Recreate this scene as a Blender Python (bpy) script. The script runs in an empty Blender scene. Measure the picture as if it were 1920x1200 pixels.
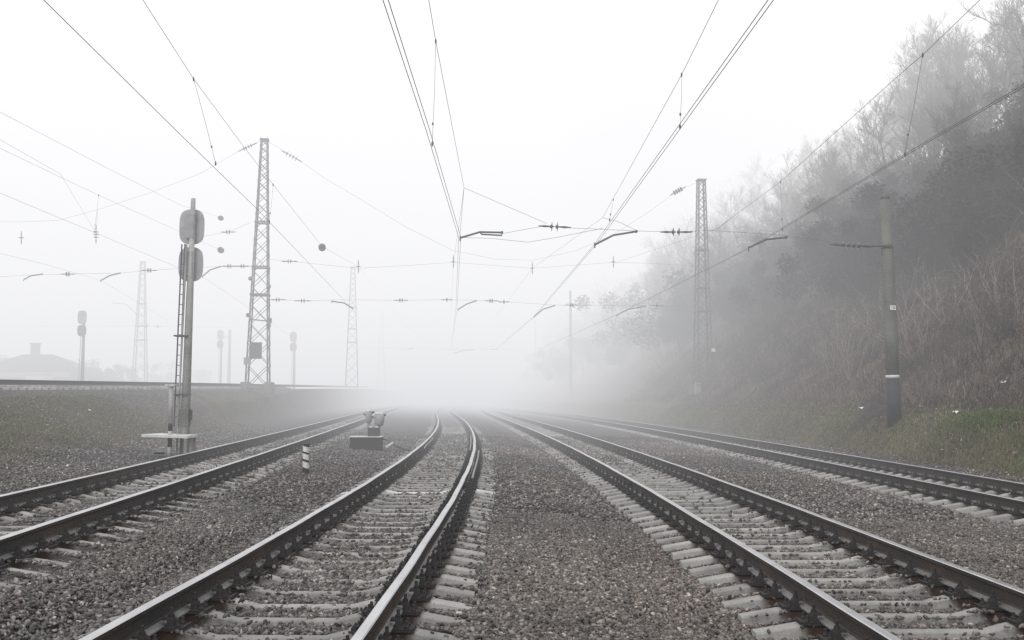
import bpy, math, random
import numpy as np
from mathutils import Vector, Matrix
R = math.radians
rng = np.random.default_rng(7); random.seed(7)
sc = bpy.context.scene
COL = sc.collection

# ------------------------------------------------------------------ camera frame
F, YH, ZC = 1920.0, 745.0, 1.70
PITCH = math.atan((YH-600)/F); cp, sp = math.cos(PITCH), math.sin(PITCH)
def ray(px, py):
    a, b = (px-960)/F, (600-py)/F
    return Vector((a, cp-b*sp, sp+b*cp))
def W(px, py, Y):                    # point seen at (px,py) at forward distance Y metres
    d = ray(px, py); return Vector((0, 0, ZC))+d*(Y/d.y)
def G(px, py, z):                    # point seen at (px,py) at height z
    d = ray(px, py); return Vector((0, 0, ZC))+d*((z-ZC)/d.z)

# ------------------------------------------------------------------ object helpers
class MB:
    def __init__(s): s.v=[]; s.f=[]; s.m=[]
    def add(s, vs, fs, m=0):
        o=len(s.v); s.v += [tuple(v) for v in vs]; s.f += [tuple(i+o for i in f) for f in fs]; s.m += [m]*len(fs); return s
    def box(s, c, d, m=0, rot=None, taper=1.0):
        hx,hy,hz = d[0]/2,d[1]/2,d[2]/2
        vs=[]
        for z,t in ((-hz,1.0),(hz,taper)):
            for x,y in ((-hx,-hy),(hx,-hy),(hx,hy),(-hx,hy)):
                p=Vector((x*t,y*t,z))
                if rot is not None: p = rot@p
                vs.append(p+Vector(c))
        return s.add(vs,[(3,2,1,0),(4,5,6,7),(0,1,5,4),(1,2,6,5),(2,3,7,6),(3,0,4,7)],m)
    def tube(s, pts, rad, n=6, m=0, cap=True):
        pts=[Vector(p) for p in pts]; k=len(pts)
        rad = rad if hasattr(rad,'__len__') else [rad]*k
        vs=[]; prev=None
        for i,p in enumerate(pts):
            t=(pts[min(i+1,k-1)]-pts[max(i-1,0)])
            if t.length<1e-9: t=Vector((0,0,1))
            t.normalize()
            if prev is None:
                a = t.cross(Vector((0,0,1)) if abs(t.z)<.9 else Vector((1,0,0))).normalized()
            else:
                a = prev-t*prev.dot(t); a.normalize()
            prev=a; b=t.cross(a)
            for j in range(n):
                th=2*math.pi*(j+.5)/n
                vs.append(p+(a*math.cos(th)+b*math.sin(th))*rad[i])
        fs=[(i*n+j,i*n+(j+1)%n,(i+1)*n+(j+1)%n,(i+1)*n+j) for i in range(k-1) for j in range(n)]
        if cap: fs += [tuple(reversed(range(n))), tuple((k-1)*n+j for j in range(n))]
        return s.add(vs,fs,m)
    def lathe(s, o, ax, prof, n=14, m=0):
        ax=Vector(ax).normalized(); o=Vector(o)
        a = ax.cross(Vector((0,0,1)) if abs(ax.z)<.9 else Vector((1,0,0))).normalized(); b=ax.cross(a)
        vs=[o+ax*h+(a*math.cos(2*math.pi*j/n)+b*math.sin(2*math.pi*j/n))*max(r,1e-4) for h,r in prof for j in range(n)]
        k=len(prof)
        fs=[(i*n+j,i*n+(j+1)%n,(i+1)*n+(j+1)%n,(i+1)*n+j) for i in range(k-1) for j in range(n)]
        fs += [tuple(reversed(range(n))), tuple((k-1)*n+j for j in range(n))]
        return s.add(vs,fs,m)
    def build(s, name, mats, parent=None, smooth=False, bevel=0):
        me=bpy.data.meshes.new(name); me.from_pydata(s.v,[],s.f)
        mats = mats if isinstance(mats,(list,tuple)) else [mats]
        for x in mats: me.materials.append(x)
        me.polygons.foreach_set('material_index', s.m)
        if smooth: me.polygons.foreach_set('use_smooth',[True]*len(s.f))
        me.update()
        o=bpy.data.objects.new(name,me); COL.objects.link(o)
        if parent is not None: o.parent=parent
        if bevel:
            md=o.modifiers.new('bevel','BEVEL'); md.width=bevel; md.segments=2; md.limit_method='ANGLE'
        return o
def empty(name, loc=(0,0,0), rz=0, parent=None):
    o=bpy.data.objects.new(name,None); COL.objects.link(o); o.location=loc; o.rotation_euler=(0,0,rz)
    o.empty_display_size=.2
    if parent: o.parent=parent
    return o
def tag(o, label, cat, group=None, kind=None):
    o['label']=label; o['category']=cat
    if group: o['group']=group
    if kind: o['kind']=kind
    return o
def children(o): return [c for c in list(bpy.data.objects) if c.parent==o]
def copy_tree(o, kids, parent=None):
    c=o.copy(); COL.objects.link(c)
    if parent: c.parent=parent
    for k,sub in kids: copy_tree(k,sub,c)
    return c
def np_mesh(name, V, Fc, mats, colors=None, parent=None):   # triangles or quads given as an int array
    me=bpy.data.meshes.new(name); n=len(V); k=Fc.shape[1]; m=len(Fc)
    me.vertices.add(n); me.vertices.foreach_set('co', V.astype(np.float32).ravel())
    me.loops.add(m*k); me.loops.foreach_set('vertex_index', Fc.astype(np.int32).ravel())
    me.polygons.add(m); me.polygons.foreach_set('loop_start', np.arange(0,m*k,k,dtype=np.int32))
    me.polygons.foreach_set('loop_total', np.full(m,k,dtype=np.int32))
    me.update(calc_edges=True)
    if colors is not None:
        at=me.color_attributes.new('tint','FLOAT_COLOR','POINT'); at.data.foreach_set('color',colors.astype(np.float32).ravel())
    for x in (mats if isinstance(mats,list) else [mats]): me.materials.append(x)
    o=bpy.data.objects.new(name,me); COL.objects.link(o)
    if parent: o.parent=parent
    return o

# ------------------------------------------------------------------ materials
class NT:
    def __init__(s,name):
        s.mat=bpy.data.materials.new(name); s.mat.use_nodes=True; s.t=s.mat.node_tree; s.t.nodes.clear()
        s.out=s.n('ShaderNodeOutputMaterial')
    def n(s,ty,**kw):
        nd=s.t.nodes.new(ty)
        for k,v in kw.items():
            if k.startswith('i_'):
                key=k[2:]; key=int(key) if key.isdigit() else key.replace('_',' ')
                nd.inputs[key].default_value=v
            else: setattr(nd,k,v)
        return nd
    def l(s,a,b): s.t.links.new(a,b)
    def mix(s,fac,a,b,mode='MIX'):
        m=s.n('ShaderNodeMix',data_type='RGBA',blend_type=mode)
        for sock,v in ((m.inputs[0],fac),(m.inputs[6],a),(m.inputs[7],b)):
            if isinstance(v,bpy.types.NodeSocket): s.l(v,sock)
            elif isinstance(v,(int,float)): sock.default_value=v
            else: sock.default_value=(*v[:3],1)
        return m.outputs[2]
    def ramp(s,fac,stops):
        r=s.n('ShaderNodeValToRGB'); e=r.color_ramp.elements
        while len(e)<len(stops): e.new(.5)
        for i,(p,c) in enumerate(stops):
            e[i].position=p; e[i].color=(*c,1) if hasattr(c,'__len__') else (c,c,c,1)
        s.l(fac,r.inputs[0]); return r.outputs[0]
    def noise(s,scale,detail=5,vec=None,rough=.55,out='Fac'):
        n=s.n('ShaderNodeTexNoise'); n.inputs['Scale'].default_value=scale; n.inputs['Detail'].default_value=detail; n.inputs['Roughness'].default_value=rough
        if vec is not None: s.l(vec,n.inputs['Vector'])
        return n.outputs[out]
    def bsdf(s,col,rough=.8,metal=0,bump=None,bs=.3,dist=.02,spec=.5):
        b=s.n('ShaderNodeBsdfPrincipled')
        for key,v in (('Base Color',col),('Roughness',rough),('Metallic',metal),('Specular IOR Level',spec)):
            if isinstance(v,bpy.types.NodeSocket): s.l(v,b.inputs[key])
            elif isinstance(v,(int,float)): b.inputs[key].default_value=v
            else: b.inputs[key].default_value=(*v[:3],1)
        if bump is not None:
            bn=s.n('ShaderNodeBump'); bn.inputs['Strength'].default_value=bs; bn.inputs['Distance'].default_value=dist
            s.l(bump,bn.inputs['Height']); s.l(bn.outputs[0],b.inputs['Normal'])
        s.l(b.outputs[0],s.out.inputs[0]); return b
    def pos(s): return s.n('ShaderNodeNewGeometry').outputs['Position']
    def obj(s): return s.n('ShaderNodeTexCoord').outputs['Object']
def simple(name,c,rough=.7,metal=0,var=.35,scale=8,bs=.15,spec=.4):
    t=NT(name); n=t.noise(scale,6,t.obj())
    lo=tuple(x*(1-var) for x in c); hi=tuple(min(1,x*(1+var)) for x in c)
    t.bsdf(t.ramp(n,[(.3,lo),(.7,hi)]),rough,metal,n,bs,.01,spec); return t.mat

M={}
M['steel_paint']=simple('grey_steel_paint',(.10,.10,.105),.6)
M['dark_iron']=simple('dark_rusty_iron',(.022,.019,.018),.75,scale=25)
M['black']=simple('black_paint',(.012,.012,.013),.55)
M['white']=simple('worn_white_paint',(.62,.62,.61),.6,var=.25,scale=20)
M['grey_paint']=simple('light_grey_paint',(.30,.30,.31),.5,var=.15,scale=4)
M['pale_paint']=simple('pale_grey_paint',(.36,.36,.37),.5,var=.15,scale=6)
M['grey_dark']=simple('dark_grey_paint',(.06,.06,.062),.5,var=.2,scale=6)
M['wire']=simple('copper_wire_grey',(.13,.13,.13),.6)
M['arm']=simple('galvanised_arm',(.05,.05,.052),.6)
M['insul']=simple('brown_glazed_porcelain',(.035,.03,.035),.3)
M['white_enamel']=simple('white_enamel',(.75,.75,.75),.4,var=.05)
M['red_lens']=simple('red_signal_paint',(.30,.10,.10),.4,var=.1)
M['roof']=simple('dark_roof_sheet',(.05,.05,.055),.8)
M['render']=simple('pale_wall_render',(.35,.34,.33),.9)
M['brick']=simple('sooty_brick',(.12,.08,.07),.9)
M['glass']=simple('dark_window_glass',(.03,.03,.035),.2)
M['litter']=simple('white_plastic_litter',(.75,.75,.74),.5,var=.1)
M['bark']=simple('damp_bark',(.035,.031,.029),.95,scale=6,bs=.5)
M['twig']=simple('bare_twigs',(.055,.047,.043),.95)
M['twig_brown']=simple('brown_brush_twigs',(.085,.068,.056),.95)
M['twig_pale']=simple('pale_dry_stems',(.24,.21,.185),.9)
M['leaf']=simple('dark_evergreen_leaf',(.016,.017,.016),.8,var=.6,scale=2)
M['mistle']=simple('mistletoe_leaf',(.06,.065,.05),.8)

def mat_concrete(name,c,stain=True,dark_seat=False,scale=1.0):
    t=NT(name); o=t.obj()
    info=t.n('ShaderNodeObjectInfo')
    off=t.n('ShaderNodeVectorMath',operation='MULTIPLY_ADD'); t.l(o,off.inputs[0]); off.inputs[1].default_value=(1,1,1)
    rv=t.n('ShaderNodeCombineXYZ'); mu=t.n('ShaderNodeMath',operation='MULTIPLY'); mu.inputs[1].default_value=57.0
    t.l(info.outputs['Random'],mu.inputs[0]); t.l(mu.outputs[0],rv.inputs[0]); t.l(rv.outputs[0],off.inputs[2])
    v=off.outputs[0]
    n1=t.noise(3*scale,6,v); n2=t.noise(45*scale,4,v,.7)
    col=t.ramp(n1,[(.25,tuple(x*.55 for x in c)),(.5,c),(.75,tuple(min(1,x*1.25) for x in c))])
    col=t.mix(t.ramp(n2,[(.35,.0),(.75,.55)]),col,tuple(x*.5 for x in c))
    tone=t.n('ShaderNodeMapRange'); tone.inputs['To Min'].default_value=.72; tone.inputs['To Max'].default_value=1.12
    t.l(info.outputs['Random'],tone.inputs['Value'])
    col=t.mix(1.0,col,tone.outputs[0],'MULTIPLY')
    if dark_seat:
        sx=t.n('ShaderNodeSeparateXYZ'); t.l(o,sx.inputs[0])
        ab=t.n('ShaderNodeMath',operation='ABSOLUTE'); t.l(sx.outputs[0],ab.inputs[0])
        sb=t.n('ShaderNodeMath',operation='SUBTRACT'); t.l(ab.outputs[0],sb.inputs[0]); sb.inputs[1].default_value=.80
        a2=t.n('ShaderNodeMath',operation='ABSOLUTE'); t.l(sb.outputs[0],a2.inputs[0])
        ad=t.n('ShaderNodeMath',operation='MULTIPLY_ADD'); t.l(n1,ad.inputs[0]); ad.inputs[1].default_value=.12; t.l(a2.outputs[0],ad.inputs[2])
        mk=t.ramp(ad.outputs[0],[(.22,1.0),(.31,0.0)])
        col=t.mix(mk,col,(.05,.028,.019))
    t.bsdf(col,.88,0,n2,.35,.006,.3); return t.mat
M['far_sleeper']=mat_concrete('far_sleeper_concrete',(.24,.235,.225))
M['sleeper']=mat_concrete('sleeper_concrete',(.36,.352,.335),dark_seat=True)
M['concrete']=mat_concrete('weathered_concrete',(.25,.25,.235),scale=.4)
M['pole_concrete']=mat_concrete('mossy_pole_concrete',(.165,.17,.15),scale=.5)
M['post_concrete']=mat_concrete('light_post_concrete',(.44,.44,.42),scale=.3)
M['pale_concrete']=mat_concrete('pale_concrete',(.42,.42,.41))

# rail steel: shiny head, rusty web, dusty foot with its lit upper faces painted lighter
def mat_rail_head():
    t=NT('polished_rail_head'); p=t.pos(); n=t.noise(2.5,4,p); n2=t.noise(60,3,p)
    t.bsdf(t.ramp(n,[(.3,(.50,.50,.51)),(.7,(.66,.66,.67))]),t.ramp(n2,[(.3,.26),(.7,.40)]),1.0,n2,.04,.002); return t.mat
def mat_rail_web():
    t=NT('rusty_rail_web'); p=t.pos(); n=t.noise(1.3,6,p); n2=t.noise(40,5,p)
    c=t.ramp(n,[(.32,(.020,.018,.017)),(.52,(.038,.029,.024)),(.75,(.075,.045,.031))])
    t.bsdf(t.mix(t.ramp(n2,[(.5,0.),(.8,.35)]),c,(.06,.045,.036)),.7,0,n2,.25,.004,.35); return t.mat
def mat_rail_foot():
    t=NT('dusty_lit_rail_foot'); p=t.pos(); n=t.noise(6,5,p); n2=t.noise(50,3,p)
    c=t.ramp(n,[(.3,(.13,.125,.12)),(.7,(.24,.235,.23))])
    t.bsdf(c,.5,0.25,n2,.2,.003,.5); return t.mat
M['head']=mat_rail_head(); M['web']=mat_rail_web(); M['foot']=mat_rail_foot()

def mat_stone():
    t=NT('crushed_stone'); a=t.n('ShaderNodeAttribute',attribute_name='tint'); p=t.pos()
    n=t.noise(70,4,p); c=t.mix(1.0,a.outputs['Color'],t.ramp(n,[(.25,.6),(.75,1.35)]),'MULTIPLY')
    t.bsdf(c,.85,0,n,.4,.004,.3); return t.mat
M['stone']=mat_stone()
def mat_ground():
    t=NT('trackside_ground'); a=t.n('ShaderNodeAttribute',attribute_name='tint'); p=t.pos()
    sp_=t.n('ShaderNodeSeparateColor'); t.l(a.outputs['Color'],sp_.inputs[0])
    vo=t.n('ShaderNodeTexVoronoi'); vo.inputs['Scale'].default_value=17; t.l(p,vo.inputs['Vector'])
    vc=t.n('ShaderNodeTexVoronoi'); vc.inputs['Scale'].default_value=17; vc.feature='F1'; t.l(p,vc.inputs['Vector'])
    big=t.noise(.35,4,p); mid=t.noise(2.2,6,p); fine=t.noise(22,5,p,.7)
    sepv=t.n('ShaderNodeSeparateColor'); t.l(vc.outputs['Color'],sepv.inputs[0])
    ball=t.ramp(sepv.outputs[0],[(0,(.05,.047,.045)),(.5,(.11,.104,.10)),(.85,(.15,.142,.138)),(1,(.24,.23,.225))])
    ball=t.mix(t.ramp(vo.outputs['Distance'],[(.35,0.),(.75,.75)]),ball,(.02,.018,.017))
    ball=t.mix(t.ramp(big,[(.4,0.),(.65,.25)]),ball,(.10,.075,.066))
    grass=t.ramp(mid,[(.2,(.05,.048,.026)),(.42,(.085,.09,.036)),(.55,(.14,.115,.065)),(.68,(.10,.12,.038)),(.85,(.18,.16,.09))])
    grass=t.mix(t.ramp(fine,[(.35,.65),(.6,0.)]),grass,(.02,.018,.013))
    lush=t.ramp(mid,[(.3,(.05,.085,.015)),(.7,(.10,.16,.03))])
    grass=t.mix(sp_.outputs[2],grass,lush)
    soil=t.ramp(mid,[(.2,(.06,.046,.038)),(.45,(.12,.09,.072)),(.6,(.18,.135,.106)),(.8,(.10,.08,.064))])
    soil=t.mix(t.ramp(fine,[(.38,.7),(.6,0.)]),soil,(.022,.017,.014))
    c=t.mix(sp_.outputs[0],soil,ball)
    wob=t.n('ShaderNodeMath',operation='MULTIPLY_ADD'); t.l(mid,wob.inputs[0]); wob.inputs[1].default_value=.9; t.l(sp_.outputs[1],wob.inputs[2])
    gm=t.ramp(wob.outputs[0],[(.62,0.),(.95,1.)])
    c=t.mix(gm,c,grass)
    h=t.n('ShaderNodeMath',operation='ADD'); t.l(fine,h.inputs[0]); t.l(vo.outputs['Distance'],h.inputs[1])
    t.bsdf(c,.95,0,h.outputs[0],.9,.03,.2); return t.mat
M['ground']=mat_ground()
def mat_tint(name,rough=.9):
    t=NT(name); a=t.n('ShaderNodeAttribute',attribute_name='tint'); t.bsdf(a.outputs['Color'],rough,spec=.2); return t.mat
M['grass']=mat_tint('grass_blades')

# ------------------------------------------------------------------ track alignments
TOP={'A':.50,'B':.28,'C':.20,'D':.15}
PT={'A':[(1014,-198),(929,124),(882,303),(842,452),(802,591.3),(772.5,699.5),(759,765.5)],
    'B':[(1200,410),(1110,524),(1000,666),(942,736),(896,786.5),(870,814),(840,835),(805,845.5),(790,845),(777,841.5),(765,838)],
    'C':[(1109,1726),(1014,1525.5),(958,1403),(889,1243),(856,1162),(818,1065),(805,1030),(773,928.5),(760,896)],
    'D':[(904.7,1831),(860,1570),(822.5,1362),(794,1186),(782,1095),(771.5,1005)]}
YEND=150.0
POLY={}; Y0={}
for k,pts in PT.items():
    P=[G(x,y,TOP[k]) for y,x in pts]
    Y=np.array([p.y for p in P]); X=np.array([p.x for p in P])
    ok=Y<190; Y,X=Y[ok],X[ok]
    POLY[k]=np.polyfit(Y,X,3,w=1/Y**.8); Y0[k]=(Y.min(),min(Y.max(),YEND))
def cx(k,Y):
    Y=np.asarray(Y,float)
    if k=='E':
        a=cx('A',Y)-6.0; s=1.2
        return -s*np.logaddexp(16.6/s,-a/s)+.0
    lo,hi=Y0[k]; q=POLY[k]; d=np.polyder(q)
    Yc=np.clip(Y,lo,hi)
    return np.polyval(q,Yc)+np.polyval(d,Yc)*(Y-Yc)*np.where(Y<lo,1.0,np.exp(-np.clip(Y-hi,0,1e4)/400))
def ztop(k,Y):
    if k=='E': return 1.98+.0088*np.clip(np.asarray(Y,float),0,150)
    return TOP[k]+0*np.asarray(Y,float)

def fbm(x,y,f0=1.0,octs=4,seed=0):
    r=np.random.default_rng(seed); out=0; a=1; f=f0
    for i in range(octs):
        for _ in range(3):
            th=r.uniform(0,6.28); ph=r.uniform(0,6.28)
            out=out+a*np.sin((x*math.cos(th)+y*math.sin(th))*f+ph)/3
        f*=2.1; a*=.5
    return out
def smooth(a,b,x): t=np.clip((x-a)/(b-a),0,1); return t*t*(3-2*t)
def ground(X,Y,noise=True):
    X=np.asarray(X,float); Y=np.asarray(Y,float)
    A,B,C,D,E=[cx(k,Y) for k in 'ABCDE']
    ze=ztop('E',Y)-.24
    w=1.5*fbm(X*0,Y,.05,2,3)
    ctrl=[(E-60,ze-.5),(E-4,ze-.35),(E-1.9,ze-.06),(E+1.45,ze-.075),(E+2.9,ze-.72),(A-4.9,.55),(A-3.3,.27),(A-1.9,.20),(A-1.0,.235),
          (A+1.0,.235),(A+1.45,.225),(np.minimum(A+2.2,B-1.7),.13),(B-1.5,.02),(B-.6,.012),(B+.6,.012),(B+1.5,.015),((B+C)/2,.01),(C-1.8,-.11),(C-.9,-.085),(C+.9,-.085),(C+1.7,-.06),
          (D-1.8,-.10),(D-1.2,-.15),(D+1.4,-.15),(D+2.0,-.08),(D+2.5,.12),(D+3.35,.95+.1*w),(D+3.8,1.18+.08*w),(D+4.8,1.25),(D+5.7,1.75),(D+27,18.2),(D+34,20.2),(D+80,21.5)]
    out=np.full(np.broadcast(X,Y).shape,0.0)
    out[...]=ctrl[0][1]
    for i in range(len(ctrl)-1):
        x0,z0=ctrl[i]; x1,z1=ctrl[i+1]
        t=np.clip((X-x0)/np.maximum(x1-x0,1e-3),0,1)
        out=np.where(X>=x0, z0+(z1-z0)*t, out)
    if noise:
        bank=smooth(2.2,3.2,X-D); hill=smooth(4.8,9,X-D); left=smooth(0,2,(A-3.2)-X)*smooth(0,1.2,X-(E+1.8))
        out=out+bank*(.07*fbm(X,Y,1.7,4,5))+hill*(.55*fbm(X,Y,.35,4,6))+left*.09*fbm(X,Y,1.1,4,8)+.012*fbm(X,Y,2.3,3,9)+.035*smooth(38,50,Y)*smooth(-1,0,X-(A-3))*(1-smooth(-.5,.5,X-(D+1.8)))
    return out
def gz(x,y): return float(ground(np.array([x]),np.array([y]))[0])

# ------------------------------------------------------------------ ground sheet
def build_ground():
    ys=[-6.0]
    while ys[-1]<2600:
        y=ys[-1]; ys.append(y+max(.10,(.011*max(y,4) if y<200 else .08*(y-185))))
    xs=np.concatenate([-np.geomspace(1500,32,26),np.arange(-30,-18,.5),np.arange(-18,14,.16),np.arange(14,40,.35),np.geomspace(40.5,1500,26)])
    ys=np.array(ys); X,Y=np.meshgrid(xs,ys); Z=ground(X,Y)-.022
    nx,ny=len(xs),len(ys)
    V=np.stack([X,Y,Z],-1).reshape(-1,3)
    i=np.arange(nx-1)[None,:]+np.arange(ny-1)[:,None]*nx
    Fc=np.stack([i,i+1,i+1+nx,i+nx],-1).reshape(-1,4)
    A,B,C,D,E=[cx(k,Y) for k in 'ABCDE']
    n=fbm(X,Y,1.3,4,21)*.35
    ball=smooth(-.5,.5,(X-(A-4.4))+n)*(1-smooth(-.25,.25,X-(D+2.3)+n*.6))
    ball=np.maximum(ball, (1-smooth(1.8,3.2,np.abs(X-E)))) 
    leftslope=smooth(0,.8,(A-3.6)-X+n)*smooth(0,.8,X-(E+1.7))
    ball=np.maximum(ball,leftslope*np.clip(.35+.4*fbm(X,Y,.7,3,35),0,1))
    blotch=fbm(X,Y,.45,3,33)
    grass=leftslope*np.clip(.52+.5*blotch,0,1)*smooth(-.2,1.5,(A-4.2)-X)
    bank=smooth(2.0,2.7,X-D+n*.5)*(1-smooth(4.6,6.2,X-D+n))
    grass=np.maximum(grass,bank*.62)
    lush=bank*np.maximum(smooth(26,18,Y)*smooth(-.2,.5,blotch)*.9, np.exp(-((X-D-3.9)/.5)**2)*smooth(40,24,Y)*.55)
    cl=np.stack([ball,grass,lush,np.ones_like(ball)],-1).reshape(-1,4)
    o=np_mesh('ground',V,Fc,M['ground'],cl); o['kind']='structure'
    o.data.polygons.foreach_set('use_smooth',[True]*len(o.data.polygons))
build_ground()

# ------------------------------------------------------------------ tracks
SP=.5435
def stations(k,y0,y1):
    yy=np.arange(y0,y1,.05); xx=cx(k,yy); ds=np.hypot(np.diff(yy),np.diff(xx)); s=np.concatenate([[0],np.cumsum(ds)])
    ts=np.arange(0,s[-1],SP); return np.interp(ts,s,yy)
def heading(k,y): return math.atan2(-(float(cx(k,y+.5))-float(cx(k,y-.5))),1.0)

def rail_mesh(k,side,y0,y1,parent):
    hw=.0365
    prof=[(-.075,0),(-.075,.011),(-.018,.028),(-.009,.045),(-.009,.125),(-.034,.142),(-.0375,.172),(-.030,.179),
          (.030,.179),(.0375,.172),(.034,.142),(.009,.125),(.009,.045),(.018,.028),(.075,.011),(.075,0)]
    mats=[2,2,1,1,1,1,0,0,0,1,1,1,1,2,2,2]
    mats=[2,2,1,1,1,1,0,0,0,1,1,1,1,2,2,1]
    ys=[y0]
    while ys[-1]<y1: ys.append(ys[-1]+max(.4,ys[-1]*.018))
    mb=MB(); n=len(prof); vs=[]
    for y in ys:
        h=heading(k,y); c=float(cx(k,y)); zt=float(ztop(k,y))
        nx,ny=math.cos(h),math.sin(h)
        wob=.004*math.sin(y*.9+side)+.003*math.sin(y*2.3)
        for u,z in prof:
            q=side*.797+u+wob; vs.append((c+nx*q,y+ny*q,zt-.179+z))
    fs=[];m=[]
    for i in range(len(ys)-1):
        for j in range(n):
            j2=(j+1)%n
            fs.append((i*n+j,(i+1)*n+j,(i+1)*n+j2,i*n+j2)); m.append(mats[j])
    mb.v=vs; mb.f=fs; mb.m=m
    return mb.build('rail',[M['head'],M['web'],M['foot']],parent)

def sleeper_proto():
    st=[(-1.35,-.060,.070),(-1.30,-.052,.074),(-1.02,-.004,.078),(-.60,0,.078),(-.38,-.052,.062),(0,-.052,.058),(.38,-.052,.062),(.60,0,.078),(1.02,-.004,.078),(1.30,-.052,.074),(1.35,-.060,.070)]
    mb=MB(); vs=[]
    for x,z,w in st:
        vs += [(x,-w-.045,-.24),(x,-w,z-.012),(x,-w+.012,z),(x,w-.012,z),(x,w,z-.012),(x,w+.045,-.24)]
    n=6; fs=[]
    for i in range(len(st)-1):
        for j in range(n):
            fs.append((i*n+j,i*n+(j+1)%n,(i+1)*n+(j+1)%n,(i+1)*n+j))
    fs += [tuple(reversed(range(n))),tuple((len(st)-1)*n+j for j in range(n))]
    mb.add(vs,fs)
    return mb
def fastening_proto():
    mb=MB()
    mb.box((0,0,.011),(.40,.17,.018))
    mb.box((0,0,.003),(.44,.20,.008))
    for s in (-1,1):
        mb.box((s*.105,0,.045),(.05,.10,.05),taper=.8)
        mb.box((s*.082,0,.072),(.075,.075,.022),taper=.85)
        mb.lathe((s*.10,0,.08),(0,0,1),[(0,.022),(.022,.022),(.022,.012),(.06,.012)],8)
        for q in (-.052,.052): mb.lathe((s*.165,q,.02),(0,0,1),[(0,.022),(.012,.022),(.02,.016),(.035,.012),(.05,.011)],8)
        mb.tube([(s*.20,-.085,.0),(s*.212,-.085,.022),(s*.212,.085,.022),(s*.2,.085,.0)],.008,5)
    return mb
sl_mesh=sleeper_proto(); fa_mesh=fastening_proto()
sl_o=sl_mesh.build('sleeper',M['sleeper']); fa_o=fa_mesh.build('rail_fastening',M['dark_iron'])
sl_data,fa_data=sl_o.data,fa_o.data
bpy.data.objects.remove(sl_o); bpy.data.objects.remove(fa_o)
STN={}
sl_white=sl_data.copy(); sl_white.materials.clear(); sl_white.materials.append(mat_concrete('limewashed_concrete',(.62,.62,.61),dark_seat=True))
def make_track(k,y0,label,n_ind=100,yfar=150,fast=True,yrail=170):
    root=empty('railway_track',(float(cx(k,y0)),y0,0)); tag(root,label,'railway track','railway tracks side by side on ballast')
    root_inv=Matrix.Translation(root.location).inverted()
    def fix(o): o.matrix_parent_inverse=root_inv
    for s in (-1,1): fix(rail_mesh(k,s,max(y0-1.5,3.0),yrail,root))
    st=stations(k,y0,yfar); STN[k]=st
    for i,y in enumerate(st[:n_ind]):
        c=float(cx(k,y)); z=float(ztop(k,y))-.194
        o=bpy.data.objects.new('sleeper',sl_data); COL.objects.link(o)
        o.parent=root; fix(o); rr=random.Random(i*7+ord(k))
        o.location=(c+rr.uniform(-.015,.015),y,z+rr.uniform(-.006,.004)); o.rotation_euler=(0,rr.uniform(-.004,.004),heading(k,y)+rr.uniform(-.01,.01))
        if k=='B' and abs(y-18.4)<SP/2: o.data=sl_white; o['label']='limewashed white sleeper beside the rail joint'
        if fast:
            for s in (-1,1):
                f=bpy.data.objects.new('rail_fastening',fa_data); COL.objects.link(f); f.parent=o; f.location=(s*.797,0,.001)
    if len(st)>n_ind:
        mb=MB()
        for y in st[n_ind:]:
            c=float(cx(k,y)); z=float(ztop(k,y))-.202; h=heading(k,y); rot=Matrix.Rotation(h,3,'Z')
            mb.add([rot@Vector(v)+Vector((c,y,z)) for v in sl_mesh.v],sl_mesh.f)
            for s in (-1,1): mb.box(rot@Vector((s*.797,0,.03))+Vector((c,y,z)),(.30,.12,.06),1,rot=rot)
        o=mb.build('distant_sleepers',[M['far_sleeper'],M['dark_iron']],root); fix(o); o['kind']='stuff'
    return root,root_inv
tA,_=make_track('A',5.2,'leftmost low track, curving into fog past the tall signal')
tB,ib=make_track('B',4.6,'central track bending left, between dwarf signal and wide gravel strip')
tC,ic=make_track('C',4.6,'track right of centre with sleeper ends standing clear of gravel')
tD,_=make_track('D',14.5,'rightmost track running along the foot of grassy bank')
tE,_=make_track('E',28.0,'track on top of the embankment behind the tall signal',70,75,False,150)
# fishplate joints
def joint(k,y,side,parent,inv):
    mb=MB(); h=heading(k,y); rot=Matrix.Rotation(h,3,'Z'); c=float(cx(k,y)); z=float(ztop(k,y))
    base=Vector((c,y,z))
    for q in (-1,1):
        mb.box(base+rot@Vector((side*.797+q*.026,0,-.098)),(.024,.80,.09),0,rot=rot)
        for b in (-.3,-.13,.13,.3): mb.lathe(base+rot@Vector((side*.797+q*.036,b,-.098)),rot@Vector((q,0,0)),[(0,.02),(.022,.02),(.022,.011),(.04,.011)],8)
    o=mb.build('fishplate',M['dark_iron'],parent); o.matrix_parent_inverse=inv; return o
for s in (-1,1):
    joint('B',18.1,s,tB,ib); joint('C',19.3,s,tC,ic)
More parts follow.
